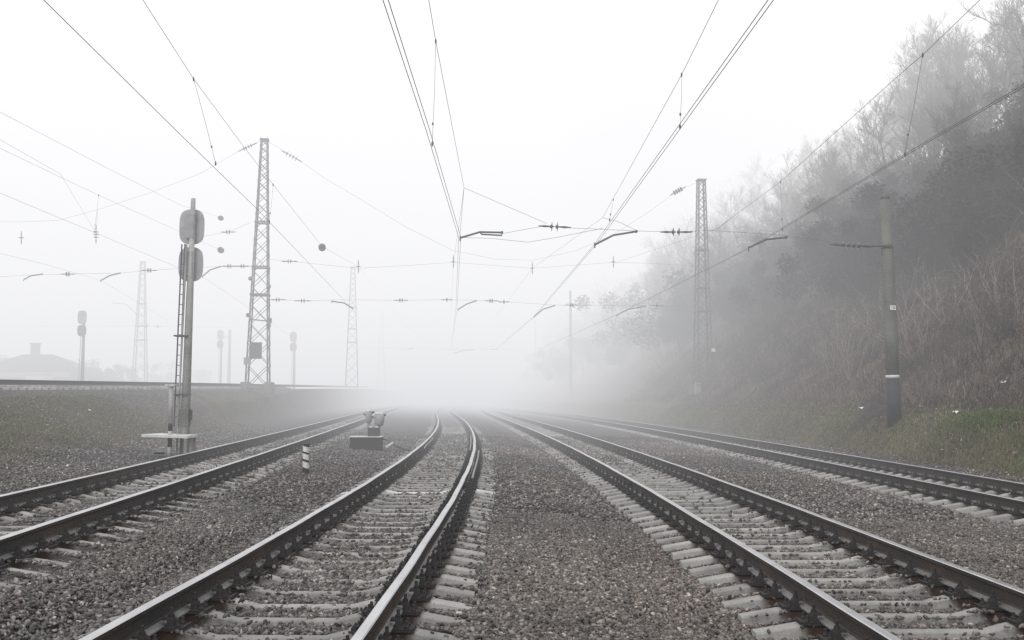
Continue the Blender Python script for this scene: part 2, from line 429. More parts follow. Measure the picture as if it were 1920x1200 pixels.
# guard-rail stubs beside the curved rails of the central track
def guard_rail(k,off,y0,y1,parent,inv):
    mb=MB()
    pts=[]; y=y0
    while y<=y1:
        h=heading(k,y); pts.append(Vector((float(cx(k,y))+math.cos(h)*off,y+math.sin(h)*off,float(ztop(k,y))-.0))); y+=1.0
    n=4; vs=[]
    for i,p in enumerate(pts):
        d=-.02 if 0<i<len(pts)-1 else -.06
        for u,z in ((-.018,-.10),(-.018,0),(.018,0),(.018,-.10)): vs.append(p+Vector((u,0,z+d)))
    fs=[];m=[]
    for i in range(len(pts)-1):
        for j in range(n): fs.append((i*n+j,(i+1)*n+j,(i+1)*n+(j+1)%n,i*n+(j+1)%n)); m.append(0 if j==1 else 1)
    fs+= [(0,1,2,3),((len(pts)-1)*n+3,(len(pts)-1)*n+2,(len(pts)-1)*n+1,(len(pts)-1)*n)]; m+=[1,1]
    mb.v=vs; mb.f=fs; mb.m=m
    o=mb.build('guard_rail',[M['foot'],M['web']],parent); o.matrix_parent_inverse=inv
guard_rail('B',.797+.13,19.0,29.0,tB,ib); guard_rail('B',.797-.12,29.0,40.0,tB,ib); guard_rail('B',-.797+.13,30,38,tB,ib)

# ------------------------------------------------------------------ ballast stones (uncountable)
def stone_protos(nv=9):
    import bmesh
    out=[]
    for i in range(nv):
        bm=bmesh.new(); k=7+i%4
        p=rng.normal(0,1,(k,3)); p/=np.linalg.norm(p,axis=1)[:,None]; p*=rng.uniform(.8,1.1,(k,1))
        p=np.concatenate([p,-p[:3]*rng.uniform(.7,1.0,(3,1))])
        for q in p: bm.verts.new(q)
        r=bmesh.ops.convex_hull(bm,input=bm.verts)
        dead=[e for e in set(r['geom_interior']+r['geom_unused']) if isinstance(e,bmesh.types.BMVert)]
        if dead: bmesh.ops.delete(bm,geom=dead,context='VERTS')
        bmesh.ops.triangulate(bm,faces=bm.faces); bm.verts.index_update()
        out.append((np.array([v.co[:] for v in bm.verts]),np.array([[v.index for v in f.verts] for f in bm.faces]))); bm.free()
    return out
def scatter(name,N,y0,y1,size,label=None,zones='ballast',power=1.0):
    protos=stone_protos()
    # sample Y proportionally to the visible width
    yy=np.sqrt(rng.uniform(y0**2,y1**2,int(N*2.6))); xx=rng.uniform(-.56,.56,len(yy))*yy
    A,B,C,D=[cx(k,yy) for k in 'ABCD']
    E=cx('E',yy); ok=(xx>np.where(rng.uniform(0,1,len(yy))<.22,E+1.9,A-4.8+rng.normal(0,.5,len(yy))))&(xx<D+2.3+rng.normal(0,.12,len(yy)))
    for k,c in zip('ABCD',(A,B,C,D)):
        u=xx-c; st=STN[k]; yp=yy+u*np.array([math.sin(heading(k,float(q))) for q in np.linspace(3,80,78)])[np.clip((yy-3).astype(int),0,77)]*-1
        i=np.clip(np.searchsorted(st,yp),1,len(st)-1); d=np.minimum(np.abs(st[i]-yp),np.abs(yp-st[i-1]))
        on=(d<.118)&(np.abs(u)<1.37)&(yp>st[0]-.2)
        keep=rng.uniform(0,1,len(yy))
        mid=np.abs(u)<.42
        patch=fbm(xx,yy,1.1,3,44)>.25
        lim={'A':(0,.008,.7),'B':(.003,.03,.30),'C':(.0,.008,.03),'D':(.0,.008,.03)}[k]
        pk=np.where(mid,np.where(patch,lim[2],lim[1]),np.where(np.abs(u)>1.22,.10 if k!='C' else .01,lim[0]))
        pk=np.maximum(pk,np.where(mid,.85,.18)*smooth(21,31,yy)); ok&=~(on&(keep>pk))
        ok&=~((np.abs(np.abs(u)-.797)<.14)&(yp>st[0]-3)&(d<.16))
        ok&=~((np.abs(np.abs(u)-.797)<.085)&(yp>st[0]-3))
    idx=np.nonzero(ok)[0][:N]; xx,yy=xx[idx],yy[idx]; n=len(xx)
    A,B,C,D=[cx(k,yy) for k in 'ABCD']
    zz=ground(xx,yy)
    # on top of a sleeper the stone lies on its surface
    s=rng.uniform(size[0],size[1],n)*rng.choice([.7,1,1,1.2],n)
    s=np.where(np.abs(xx-A)<3,s,s)
    zz=zz+s*rng.uniform(-.25,.35,n)
    for k,c in zip('ABCD',(A,B,C,D)):
        st=STN[k]; u=xx-c; i=np.clip(np.searchsorted(st,yy),1,len(st)-1); d=np.minimum(np.abs(st[i]-yy),np.abs(yy-st[i-1]))
        on=(d<.13)&(np.abs(u)<1.37)&(yy>st[0]-.2)
        zt=TOP[k]-.202-np.where(np.abs(u)<.4,.052,np.where(np.abs(u)>1.0,.05*(np.abs(u)-1.0)/.33,0))
        zz=np.where(on,np.maximum(zz,zt+s*.3),zz)
    sc3=np.stack([s*rng.uniform(.85,1.4,n),s*rng.uniform(.65,1.05,n),s*rng.uniform(.42,.8,n)],-1)
    tilt=[rng.normal(0,.4,n),rng.normal(0,.4,n),rng.uniform(0,6.28,n)]; cen=np.stack([xx,yy,zz],-1)
    g=np.exp(rng.normal(math.log(.128),.48,n)); g=np.clip(g,.028,.45)
    warm=np.clip(.5+.55*fbm(xx,yy,.6,3,51)+smooth(-1.6,0,xx-(B+C)/2)*.25-.25*(xx<B),0,1)
    tn=rng.uniform(0,1,n)
    col=np.stack([g*(1.03+.07*warm),g*(.98),g*(.935-.05*warm)],-1)
    red=(tn<.05+.11*warm)[:,None]; col=np.where(red,np.stack([g*1.16,g*.95,g*.88],-1),col)
    pale=(tn>.985)[:,None]; col=np.where(pale,col*1.5,col)
    # dark rusty stones close to the rails
    col=col*np.clip(1+.30*fbm(xx,yy,.42,4,91)+.12*fbm(xx,yy,2.6,3,92),.55,1.5)[:,None]
    near=np.min([np.abs(np.abs(xx-c)-.8) for c in (A,B,C,D)],0); col=col*(1-.45*np.exp(-(near/.22)**2))[:,None]
    fresh=1.0
    pid=rng.integers(0,len(protos),n); VV=[];FF=[];CC=[];off=0
    for q,(pv,pf) in enumerate(protos):
        ix=np.nonzero(pid==q)[0]; m=len(ix); V=pv[None]*sc3[ix][:,None,:]
        for ax in range(3):
            a=tilt[ax][ix]; i_,j_=[(1,2),(2,0),(0,1)][ax]; ca,sa=np.cos(a)[:,None],np.sin(a)[:,None]
            vi,vj=V[:,:,i_].copy(),V[:,:,j_].copy(); V[:,:,i_]=vi*ca-vj*sa; V[:,:,j_]=vi*sa+vj*ca
        V+=cen[ix][:,None,:]; k=len(pv)
        FF.append((pf[None]+k*np.arange(m)[:,None,None]+off).reshape(-1,3)); off+=m*k; VV.append(V.reshape(-1,3))
        c=np.ones((m,k,4)); c[:,:,:3]=col[ix][:,None,:]; CC.append(c.reshape(-1,4))
    o=np_mesh(name,np.concatenate(VV),np.concatenate(FF),M['stone'],np.concatenate(CC)); tag(o,label,'ballast',kind='stuff')
    return o
scatter('ballast_stones',140000,4.2,15.0,(.016,.030),'crushed grey and brownish ballast stones close up between the rails')
scatter('ballast_gravel',120000,15.0,46.0,(.022,.038),'crushed stone ballast farther along between the tracks')

# ------------------------------------------------------------------ grass and litter on the banks
def blades(name,n,region,hgt,cols,label,wid=.008,lean=.5):
    x,y=region(n); n=len(x); z=ground(x,y)-.02
    h=rng.uniform(hgt[0],hgt[1],n)*(1+.3*fbm(x,y,1.0,2,61)); a=rng.uniform(0,6.28,n); le=rng.normal(0,lean,n)*h
    wv=wid*rng.uniform(.6,1.6,n)
    dx,dy=np.cos(a),np.sin(a)
    b=np.stack([x,y,z],-1); side=np.stack([-dy,dx,0*x],-1)*wv[:,None]
    mid=b+np.stack([dx*le*.35,dy*le*.35,h*.6],-1); tip=b+np.stack([dx*le,dy*le,h],-1)
    V=np.stack([b-side,b+side,mid+side*.7,mid-side*.7,tip],1).reshape(-1,3)
    o5=5*np.arange(n)[:,None]
    Fc=np.concatenate([o5+np.array([[0,1,2]]),o5+np.array([[0,2,3]]),o5+np.array([[3,2,4]])])
    cols=np.array(cols); pick=np.clip((fbm(x,y,.8,3,71)*.6+.5)*len(cols)+rng.normal(0,.8,n),0,len(cols)-1).astype(int)
    c=cols[pick]*rng.uniform(.6,1.35,(n,1)); cl=np.ones((n,5,4)); cl[:,:,:3]=c[:,None,:]
    o=np_mesh(name,V,Fc,M['grass'],cl.reshape(-1,4)); tag(o,label,name.split('_')[-1],kind='stuff')
def r_bank(n):
    y=rng.uniform(0,1,n)**1.5*52+15; x=cx('D',y)+2.3+rng.uniform(0,1,n)**.9*3.2
    k=(x<.56*y); return x[k],y[k]
blades('bank_grass',60000,r_bank,(.04,.13),[(.06,.052,.036),(.15,.125,.085),(.095,.098,.052),(.08,.092,.04),(.19,.165,.11)],'short dull green and straw grass covering the low right bank')
def r_lush(n):
    y=rng.uniform(17.5,28,n); x=cx('D',y)+rng.normal(3.9,.35,n)
    k=fbm(x,y,.9,2,77)>-.1; x,y=x[k],y[k]
    y2=rng.uniform(16.5,21,n//2); x2=cx('D',y2)+rng.uniform(2.3,3.2,n//2)
    k2=fbm(x2,y2,1.0,2,78)>-.2
    return np.concatenate([x,x2[k2]]),np.concatenate([y,y2[k2]])
blades('fresh_grass',26000,r_lush,(.05,.14),[(.08,.12,.03),(.11,.15,.035),(.15,.16,.06)],'brighter green grass at the right edge of the bank')
def r_slope(n):
    y=rng.uniform(0,1,n)**1.3*75+16; x=cx('D',y)+4.8+rng.uniform(0,1,n)*14
    k=(x<.58*y); return x[k],y[k]
blades('dry_undergrowth',150000,r_slope,(.08,.36),[(.045,.036,.03),(.13,.10,.076),(.19,.14,.105),(.085,.064,.05),(.042,.037,.032)],'dry brown undergrowth covering the lower hillside',.010,1.0)
def r_left(n):
    y=rng.uniform(13,48,n); x=cx('A',y)-4.0-rng.uniform(0,1,n)*7
    k=(x>cx('E',y)+1.9)&(x>-.56*y)&(fbm(x,y,.45,3,33)>-.35); return x[k],y[k]
blades('weedy_grass',80000,r_left,(.03,.10),[(.085,.085,.045),(.15,.13,.08),(.10,.12,.045),(.20,.17,.115)],'sparse weedy grass on the left embankment slope')
def leaf_litter():
    n=9000; y=rng.uniform(0,1,n)**1.4*45+17; x=cx('D',y)+2.6+rng.uniform(0,1,n)**.8*9; k=x<.56*y; x,y=x[k],y[k]; n=len(x)
    z=ground(x,y)+rng.uniform(.0,.12,n); s=rng.uniform(.02,.05,n)[:,None]
    a=rng.normal(0,1,(n,3)); a/=np.linalg.norm(a,axis=1)[:,None]; b=np.cross(a,rng.normal(0,1,(n,3))); b/=np.linalg.norm(b,axis=1)[:,None]
    p=np.stack([x,y,z],-1); V=np.stack([p-a*s,p-b*s*.6,p+a*s,p+b*s*.6],1).reshape(-1,3)
    Fc=np.arange(4*n).reshape(-1,4); c=np.array([(.13,.085,.055),(.2,.15,.11),(.08,.055,.04),(.28,.25,.21)])[rng.choice(4,n,p=[.4,.3,.22,.08])]
    cl=np.ones((n,4,4)); cl[:,:,:3]=c[:,None,:]
    o=np_mesh('fallen_leaves',V,Fc,M['grass'],cl.reshape(-1,4)); tag(o,'fallen brown leaves strewn over the right bank and slope','leaves',kind='stuff')
leaf_litter()

# ------------------------------------------------------------------ vegetation prototypes
def rnd_dir(d,spread,rr):
    v=Vector(d)+Vector((rr.gauss(0,1),rr.gauss(0,1),rr.gauss(0,1)))*spread; return v.normalized()
def bare_tree(seed,H=11,lean=.05,thick=.14,twmul=1.0):
    rr=random.Random(seed); tr=MB(); cr=MB()
    pts=[Vector((0,0,-.4))]; d=rnd_dir((0,0,1),lean,rr); n=8
    for i in range(n): d=(d+Vector((rr.gauss(0,.05),rr.gauss(0,.05),.04))).normalized(); pts.append(pts[-1]+d*H*.9/n)
    rad=[thick*(1-.86*i/n)+.006 for i in range(n+1)]
    tr.tube(pts,rad,7)
    def grow(mb,p,d,L,r,depth):
        seg=3 if depth<2 else 2; q=[p]; dd=d
        for i in range(seg):
            dd=(dd+Vector((rr.gauss(0,.16),rr.gauss(0,.16),rr.gauss(.06,.10)))).normalized(); q.append(q[-1]+dd*L/seg)
        mb.tube(q,[r*(1-.75*i/seg)+.003 for i in range(seg+1)],4 if depth<2 else 3,cap=False)
        if depth>=3: return
        k=(5,5,5)[depth] if depth<3 else 0
        k=int(k*twmul)+ (1 if rr.random()<.5 else 0)
        for _ in range(k):
            t=rr.uniform(.2,1.0); ii=min(int(t*seg),seg-1); pp=q[ii].lerp(q[ii+1],t*seg-ii)
            grow(cr,pp,rnd_dir((dd.x,dd.y,dd.z+.25),.55,rr),L*rr.uniform(.4,.62),r*.5,depth+1)
    for i in range(15):
        t=rr.uniform(.34,1.0); ii=min(int(t*n),n-1); p=pts[ii].lerp(pts[ii+1],t*n-ii)
        a=rr.uniform(0,6.28); up=rr.uniform(.8,2.0); d=Vector((math.cos(a),math.sin(a),up)).normalized()
        grow(tr if rr.random()<.5 else cr,p,d,H*rr.uniform(.22,.36)*(1.15-t*.55),thick*.42*(1.1-t*.8)+.012,0)
    return tr,cr,pts
def shrub(seed,H=2.2,n=26,spread=.45):
    rr=random.Random(seed); mb=MB()
    for _ in range(n):
        b=Vector((rr.gauss(0,.28),rr.gauss(0,.28),-.15)); d=rnd_dir((b.x*.8,b.y*.8,1),spread*.45,rr); L=H*rr.uniform(.5,1.1)
        q=[b]
        for i in range(4): d=(d+Vector((rr.gauss(0,.14),rr.gauss(0,.14),-.03))).normalized(); q.append(q[-1]+d*L/4)
        mb.tube(q,[.014,.011,.009,.006,.003],3,cap=False)
        for j in range(9):
            t=rr.uniform(.2,1); ii=min(int(t*4),3); p=q[ii].lerp(q[ii+1],t*4-ii); e=rnd_dir(d,.6,rr); l=L*rr.uniform(.12,.34)
            m=p+rnd_dir(e,.2,rr)*l*.5; mb.tube([p,m,m+rnd_dir(e,.35,rr)*l*.5],[.006,.004,.002],3,cap=False)
    return mb
def dense_bush(seed,H=5,n=4200):
    r=np.random.default_rng(seed)
    k=16; cen=np.stack([r.normal(0,H*.22,k),r.normal(0,H*.22,k),r.uniform(.15,.85,k)*H],-1); rad=r.uniform(.12,.24,k)*H*(1.15-cen[:,2]/H*.5)
    i=r.integers(0,k,n); v=r.normal(0,1,(n,3)); v/=np.linalg.norm(v,axis=1)[:,None]
    p=cen[i]+v*(rad[i]*r.uniform(.35,1.12,n))[:,None]; p[:,2]=np.maximum(p[:,2],.05)
    a=r.normal(0,1,(n,3)); a/=np.linalg.norm(a,axis=1)[:,None]; b=np.cross(a,r.normal(0,1,(n,3))); b/=np.linalg.norm(b,axis=1)[:,None]
    s=r.uniform(.05,.15,n)[:,None]
    V=np.stack([p-a*s,p-b*s*.5,p+a*s,p+b*s*.5],1).reshape(-1,3); return V,np.arange(4*n).reshape(-1,4)

def mesh_of(mb,name,mat):
    o=mb.build(name,mat); me=o.data; bpy.data.objects.remove(o); return me
TREES=[]
for s in range(7):
    tr,cr,pts=bare_tree(100+s,H=(11,13,12,14,10.5,13,12)[s],thick=.15+.02*(s%3),twmul=(1.0,1.1,.9,1.1,1.2,1.0,1.15)[s])
    ball=MB(); rr=random.Random(s); nb=0
    mist=[]
    if s in (1,3,5,6):
        for q in range(2+s%2):
            p=pts[rr.choice((5,6,7))]+Vector((rr.uniform(-1.3,1.3),rr.uniform(-1.3,1.3),rr.uniform(-.3,1.2)))
            r=rr.uniform(.28,.5); mb=MB()
            for _ in range(240):
                d=rnd_dir((0,0,0.01),1,rr); e=rnd_dir(d,.5,rr)
                a=p+d*r*rr.uniform(.3,.9); b=a+e*.16; c=a+rnd_dir(e,.7,rr)*.12
                mb.add([a,b,c],[(0,1,2)])
            mist.append(mesh_of(mb,'mistletoe',M['mistle']))
    TREES.append((mesh_of(tr,'trunk',M['bark']),mesh_of(cr,'crown',M['twig']),mist))
def place_tree(x,y,s,scale,rz,label,cat='tree',group='bare trees on the foggy hillside'):
    root=empty('bare_tree',(x,y,gz(x,y)-.1),rz); root.scale=(scale,)*3; tag(root,label,cat,group)
    t,c,m=TREES[s]
    for nm,me in [('trunk',t),('crown',c)]+[('mistletoe',q) for q in m]:
        o=bpy.data.objects.new(nm,me); COL.objects.link(o); o.parent=root
    return root
TL={0:'slim leafless tree rising through fog on the hillside',1:'leafless tree with dark mistletoe clumps on the hillside'}
rt=random.Random(5)
def toe(y): return float(cx('D',y))+4.8
# tree belt on the upper slope
cnt=0
for y in np.concatenate([np.linspace(46,120,62),np.linspace(122,215,38)]):
    for rep in range(2):
        s_=rt.uniform(13 if y<90 else 9,27); x=toe(y)+s_+rt.uniform(-1,1); yy=float(y)+rt.uniform(-2,2)
        if x>.60*yy or (x/yy>.42 and yy<52): 
            if x>.66*yy: continue
        sd=rt.randrange(7) if s_>19 else rt.choice((0,2,4))
        place_tree(x,yy,sd,rt.uniform(.62,1.0)*(.92 if yy<95 else .95),rt.uniform(0,6.28),TL[1] if sd in (1,3,5,6) else TL[0]); cnt+=1
# the taller tree at the right edge
place_tree(29.5,57,3,1.05,.4,'tall spreading bare tree at the right edge, above the wires',group=None)
for k_,(px,Y) in enumerate([(1262,150),(1215,175),(1290,132),(1160,190),(1330,120),(1110,200),(1060,215)]):
    x=(px-960)/F*Y; sd=k_%7
    place_tree(x,Y,sd,.85,k_,TL[1] if sd in (1,3,5,6) else TL[0])
# dense dark bushes
BUSH=[]
for s in range(4):
    V,Fc=dense_bush(300+s,(4.5,5.5,4,5)[s]); o=np_mesh('foliage',V,Fc,M['leaf']); BUSH.append(o.data); bpy.data.objects.remove(o)
stem=MB(); 
for i in range(7):
    a=i*.9; stem.tube([(math.cos(a)*.2,math.sin(a)*.2,-.4),(math.cos(a)*.5,math.sin(a)*.5,1.2),(math.cos(a)*1.0,math.sin(a)*1.0,2.8)],[.07,.05,.02],5)
stem_me=mesh_of(stem,'stem',M['bark'])
def place_bush(x,y,s,sc_,rz,label,group,name='dense_bush'):
    root=empty(name,(x,y,gz(x,y)-.1),rz); root.scale=(sc_,sc_,sc_*.9); tag(root,label,'bush',group)
    for nm,me in (('foliage',BUSH[s]),('stem',stem_me)):
        o=bpy.data.objects.new(nm,me); COL.objects.link(o); o.parent=root
for y in np.linspace(46,104,120):
    s_=rt.uniform(8.0,18.5); x=toe(y)+s_
    if x<.60*y: place_bush(x,float(y),rt.randrange(4),rt.uniform(.8,1.25),rt.uniform(0,6),'dark dense bush in the thicket below the bare trees','dense bushes on the hillside')
for y in np.linspace(92,195,80):
    place_bush(toe(y)+rt.uniform(3,20),float(y),rt.randrange(4),rt.uniform(1.0,1.6),rt.uniform(0,6),'dark dense bush in the thicket below the bare trees','dense bushes on the hillside')
# bare shrubs
SH=[mesh_of(shrub(400+s,(2.2,2.8,1.8,2.5)[s],(26,22,30,24)[s]),'bare_shrub',M['twig_brown']) for s in range(4)]
SHD=[m.copy() for m in SH]
for m in SHD: m.materials.clear(); m.materials.append(M['twig'])
SHP=[mesh_of(shrub(500+s,3.2,7,.3),'pale_sapling',M['twig_pale']) for s in range(3)]
def one(me,name,x,y,sc_,rz,label,cat,group):
    o=bpy.data.objects.new(name,me); COL.objects.link(o); o.location=(x,y,gz(x,y)-.05); o.rotation_euler=(rt.uniform(-.12,.12),rt.uniform(-.12,.12),rz); o.scale=(sc_,)*3; tag(o,label,cat,group); return o
n=0
while n<190:
    y=17+rt.random()**1.3*80; x=toe(y)+.3+rt.random()*15
    if x>.58*y: continue
    if x-toe(y)<1.5 and y>40 and rt.random()<.6: continue
    dk=(x-toe(y)>7) if rt.random()<.8 else rt.random()<.5
    one(rt.choice(SHD if dk else SH),'bare_shrub',x,y,rt.uniform(.45,1.0)*(1 if x-toe(y)>2 else .6),rt.uniform(0,6.28),
        'dark leafless shrub in the thicket on the slope' if dk else 'brown leafless shrub on the slope above the bank','shrub','leafless shrubs on the hillside'); n+=1
n=0
while n<40:
    y=24+rt.random()*45; x=toe(y)+1.5+rt.random()*13
    if x>.56*y or x/y<.3: continue
    one(rt.choice(SHP),'pale_sapling',x,y,rt.uniform(.6,1.15),rt.uniform(0,6.28),'thin pale bare sapling standing among brown shrubs','sapling','pale saplings on the hillside'); n+=1

# ------------------------------------------------------------------ hardware helpers
def fixp(o,root): o.matrix_parent_inverse=Matrix.Translation(root.location).inverted(); return o
def insulator(p,d,n,root,r=.14,gap=.15,mat=None):
    mb=MB(); d=Vector(d).normalized(); L=gap*(n-1)
    p=Vector(p)
    for i in range(n):
        o=p+d*(i*gap-L/2)
        mb.lathe(o-d*.06,d,[(0,.03),(.02,.055),(.045,.06),(.05,r),(.062,r*.98),(.078,r*.45),(.08,.025),(.13,.022)],14)
    mb.tube([p-d*(L/2+.42),p-d*(L/2+.22),p-d*(L/2+.04)],[.012,.035,.02],6); mb.tube([p+d*(L/2+.04),p+d*(L/2+.22),p+d*(L/2+.42)],[.02,.035,.012],6)
    return fixp(mb.build('insulator',mat or M['insul'],root,smooth=False),root)
def poly_wire(pts,r,name,root,mat=None,sag=0.0,n=5):
    q=[]
    for a,b in zip(pts[:-1],pts[1:]):
        for i in range(8 if sag else 1):
            t=i/8 if sag else 0; p=Vector(a).lerp(Vector(b),t); p.z-=4*sag*t*(1-t)*(Vector(b)-Vector(a)).length**2/900; q.append(p)
    q.append(Vector(pts[-1])); mb=MB(); mb.tube(q,r,n)
    return fixp(mb.build(name,mat or M['wire'],root),root)
def steady_arm(pts,root,r=.026,double=False):
    mb=MB()
    if double:
        mb.tube(pts,r,6); off=Vector((0,0,-.09)); mb.tube([pts[1]+off*.1,pts[1]+Vector((.05,0,-.07)),pts[-1]+off,pts[-1]],r*.8,6)
    else: mb.tube(pts,r,6)
    mb.tube([pts[0]+Vector((0,-.05,-.10)),pts[0]+Vector((0,0,.05))],.022,6)
    mb.lathe(pts[-1]-Vector((0,.04,0)),(0,1,0),[(0,.045),(.08,.045)],8)
    return fixp(mb.build('steady_arm',M['arm'],root),root)

# overhead lines
CZ={'A':6.45,'B':6.15,'C':6.15,'D':6.1,'E':8.4}
def line(label,contact,mess,drops,double=True,cz=6.15,mz=8.0,clips=(),wr=.0055):
    root=empty('overhead_line',contact[1] if isinstance(contact[1],Vector) else G(*contact[1],cz)); tag(root,label,'overhead line','overhead contact lines')
    def P(l,z): return [p if isinstance(p,Vector) else (G(p[0],p[1],z) if len(p)==2 else W(*p)) for p in l]
    c=P(contact,cz); d=(c[0]-c[1]); d.z*=.2; c=[c[0]+d.normalized()*16]+c
    for k in ((-.03,.03) if double else (0,)):
        poly_wire([p+Vector((k,0,0)) for p in c],wr,'contact_wire',root)
    if mess:
        m=P(mess,mz); d=(m[0]-m[1]); d.z*=.2; m=[m[0]+d.normalized()*16]+m
        poly_wire(m,wr*.95,'messenger_wire',root)
    for a,b in drops:
        a=a if isinstance(a,Vector) else G(a[0],a[1],mz); b=G(b[0],b[1],cz)
        b=Vector((b.x,a.y if abs(b.y-a.y)<2.5 else b.y,b.z))
        mb=MB(); mb.tube([a,a.lerp(b,.5)+Vector((.01,0,0)),b],.0045,4)
        for p in (a,b): mb.lathe(p-Vector((0,0,.05)),(0,0,1),[(0,.008),(.03,.018),(.06,.018),(.09,.008)],6)
        mb.lathe(a.lerp(b,.82),(0,0,1),[(0,.01),(.02,.02),(.05,.01)],6)
        fixp(mb.build('dropper',M['wire'],root),root)
    return root
line('paired contact wires above the central bending track',[(723,0),(802,243),(862,445),W(856,578,56),W(846,652,105)],[(804,0),(817,77),(870,352),W(850,497,57),W(845,600,105)],[((817,77),(802,243))])
line('paired contact wires over the track right of centre',[(1445,0),(1275,237),(1115,460),W(1003,592,57),W(930,655,105)],[(1347,0),(1278,140),(1130,408),W(998,503,57),W(925,600,105)],[((1278,140),(1275,237)),((1150,374),(1143,412))])
line('paired contact wires over the track along the grassy bank',[(1980,126),(1760,253),(1405,465),W(1157,590,57),W(1010,655,105)],[(1837,0),(1730,103),(1690,137),(1463,341),(1342,430),W(1150,494,57)],[((1730,103),(1758,250)),((1463,341),(1467,430))])
lA=line('single contact wire crossing in front of the left lattice mast',[(82,0),(346,260),(480,390),W(658,576,57)],[(268,0),(363,148),(457,275),(512,346),(604,462),W(672,500,58)],[((363,148),(346,260)),((512,346),(505,415))],False,6.45,8.2)
insulator(G(604,464,8.2),(-.15,1,-.05),2,lA,.16,mat=M['steel_paint'])
lE=line('contact wire over the embankment track, passing behind the tall signal',[(0,362),(108,407),(330,500),(380,519),W(560,640,100)],[(0,278),(185,366),(330,431),W(415,470,62)],[((185,366),(183,437))],False,8.4,9.9)
insulator(G(414,469,9.9),(.1,1,-.1),2,lE,.17,mat=M['steel_paint'])
lF=line('feeder wire highest at the far left of the photo',[(0,210),(195,312),(340,385),W(414,408,62)],None,[],False,11.0)
insulator(W(414,409,61),(.1,1,0),2,lF,.15,mat=M['steel_paint'])
line('faint contact wire lowest at the far left above the embankment',[(0,475),(83,495),(190,526),W(330,610,100)],[(0,262),(113,326),W(180,437,60)],[],False,8.4,10.4)

# cross spans
def span(label,Y,wires,ins,arms,yfun=None):
    f=yfun or (lambda px:Y)
    p0=wires[0][len(wires[0])//2]
    root=empty('cross_span',W(p0[0],p0[1],f(p0[0]))); tag(root,label,'cross span','cross spans carrying the overhead lines')
    for w in wires: poly_wire([W(x,y,f(x)) for x,y in w],.006 if Y<40 else .008,'span_wire',root)
    for x,y,n,dx,dy,*r in ins: insulator(W(x,y,f(x)),W(x+dx,y+dy,f(x+dx))-W(x,y,f(x)),n,root,*(r or ()))
    for a in arms:
        dbl=a[0]=='d'; a=a[1:] if dbl else a
        steady_arm([W(x,y,f(x)) for x,y in a],root,.03 if Y<40 else .038,dbl)
    return root
span('nearest cross span, tied to the striped concrete pole at right',31,
     [[(942,438),(985,430),(1025,423),(1060,427),(1130,430),(1193,433),(1268,435),(1330,432),(1395,436),(1463,441),(1540,450),(1580,459),(1655,463)],
      [(870,352),(1025,419)],[(870,352),(862,445)],[(862,445),(920,447),(990,454),(1050,444),(1130,428)],[(1130,408),(1160,416),(1193,432)],[(1345,430),(1372,408)]],
     [(1040,425,2,1,.05,.145,.17),(1268,435,2,1,.0,.125,.17),(1596,460.5,4,1,.06,.125,.16)],
     [('d',(863,446),(900,435),(941,436)),((1115,459),(1150,441),(1193,434)),((1403,465),(1437,449),(1474,445))])
span('long cross span between the two nearest lattice masts, dipping over the tracks',60,
     [[(498,263),(520,275),(550,293),(610,335),(680,376),(760,425),(850,470),(930,486),(1000,488),(1080,470),(1150,440),(1220,395),(1270,358),(1312,340)],
      [(502,486),(545,490),(672,503),(760,498),(850,492),(998,503),(1150,492),(1230,494),(1308,500)],
      [(504,562),(522,562),(568,564),(640,562),(750,563),(832,562),(893,563),(935,565),(1040,572),(1072,572),(1210,573),(1245,574),(1304,574)]],
     [(547,293,4,1,.55,.17,.2),(1271,358,4,1,-.55,.17,.2),(543,490,2,1,0),(521,562,2,1,0),(568,564,2,1,0),(752,563,2,1,0),(921,564,2,1,0),(945,566,1,1,0),(838,562,1,1,0),(1072,572,2,1,0),(1232,573,1,1,0),
      (672,500,1,0,1,.15),(850,491,1,0,1,.15),(998,503,1,0,1,.15),(1150,491,1,0,1,.15)],
     [((622,565),(645,568),(661,578)),((859,580),(875,570),(893,564)),((1002,593),(1018,580),(1040,573)),((1156,591),(1178,580),(1210,574))],
     lambda px: 60+ (px-498)/814*10)
span('cross span reaching left from the nearest lattice mast over the embankment',61,
     [[(490,263),(457,278),(376,325),(280,362),(187,392),(110,413),(45,416),(-40,416)],
      [(466,500),(455,500),(430,500),(411,500),(345,503),(280,507),(225,512),(127,514),(79,515),(-30,520)],
      [(468,418),(428,435),(376,444)],[(180,440),(183,395)]],
     [(464,276,4,1,-.45,.15,.16),(455,499,2,1,0),(430,499,2,1,0),(428,435,2,1,0),(280,507,2,1,0),(127,514,2,1,0),(180,440,3,0,1,.17,.16),(40,446,1,0,1,.17)],
     [((380,518),(394,506),(413,500)),((189,526),(205,517),(225,512)),((45,524),(58,517),(79,514))])
span('farthest faint cross span low over the tracks near the vanishing point',118,
     [[(672,500),(760,610),(830,655),(900,655),(960,640)],[(668,652),(760,654),(880,655),(960,655)]],
     [(770,654,2,1,0,.17),(925,655,2,1,0,.17)],[((852,662),(870,657),(890,655))])
span('faint cross span joining the foggy masts at far left',116,
     [[(-20,612),(160,612),(262,611),(300,612),(430,614)]],[(275,611,2,1,0,.17),(296,612,2,1,0,.17)],[((212,568),(235,570),(258,590))])

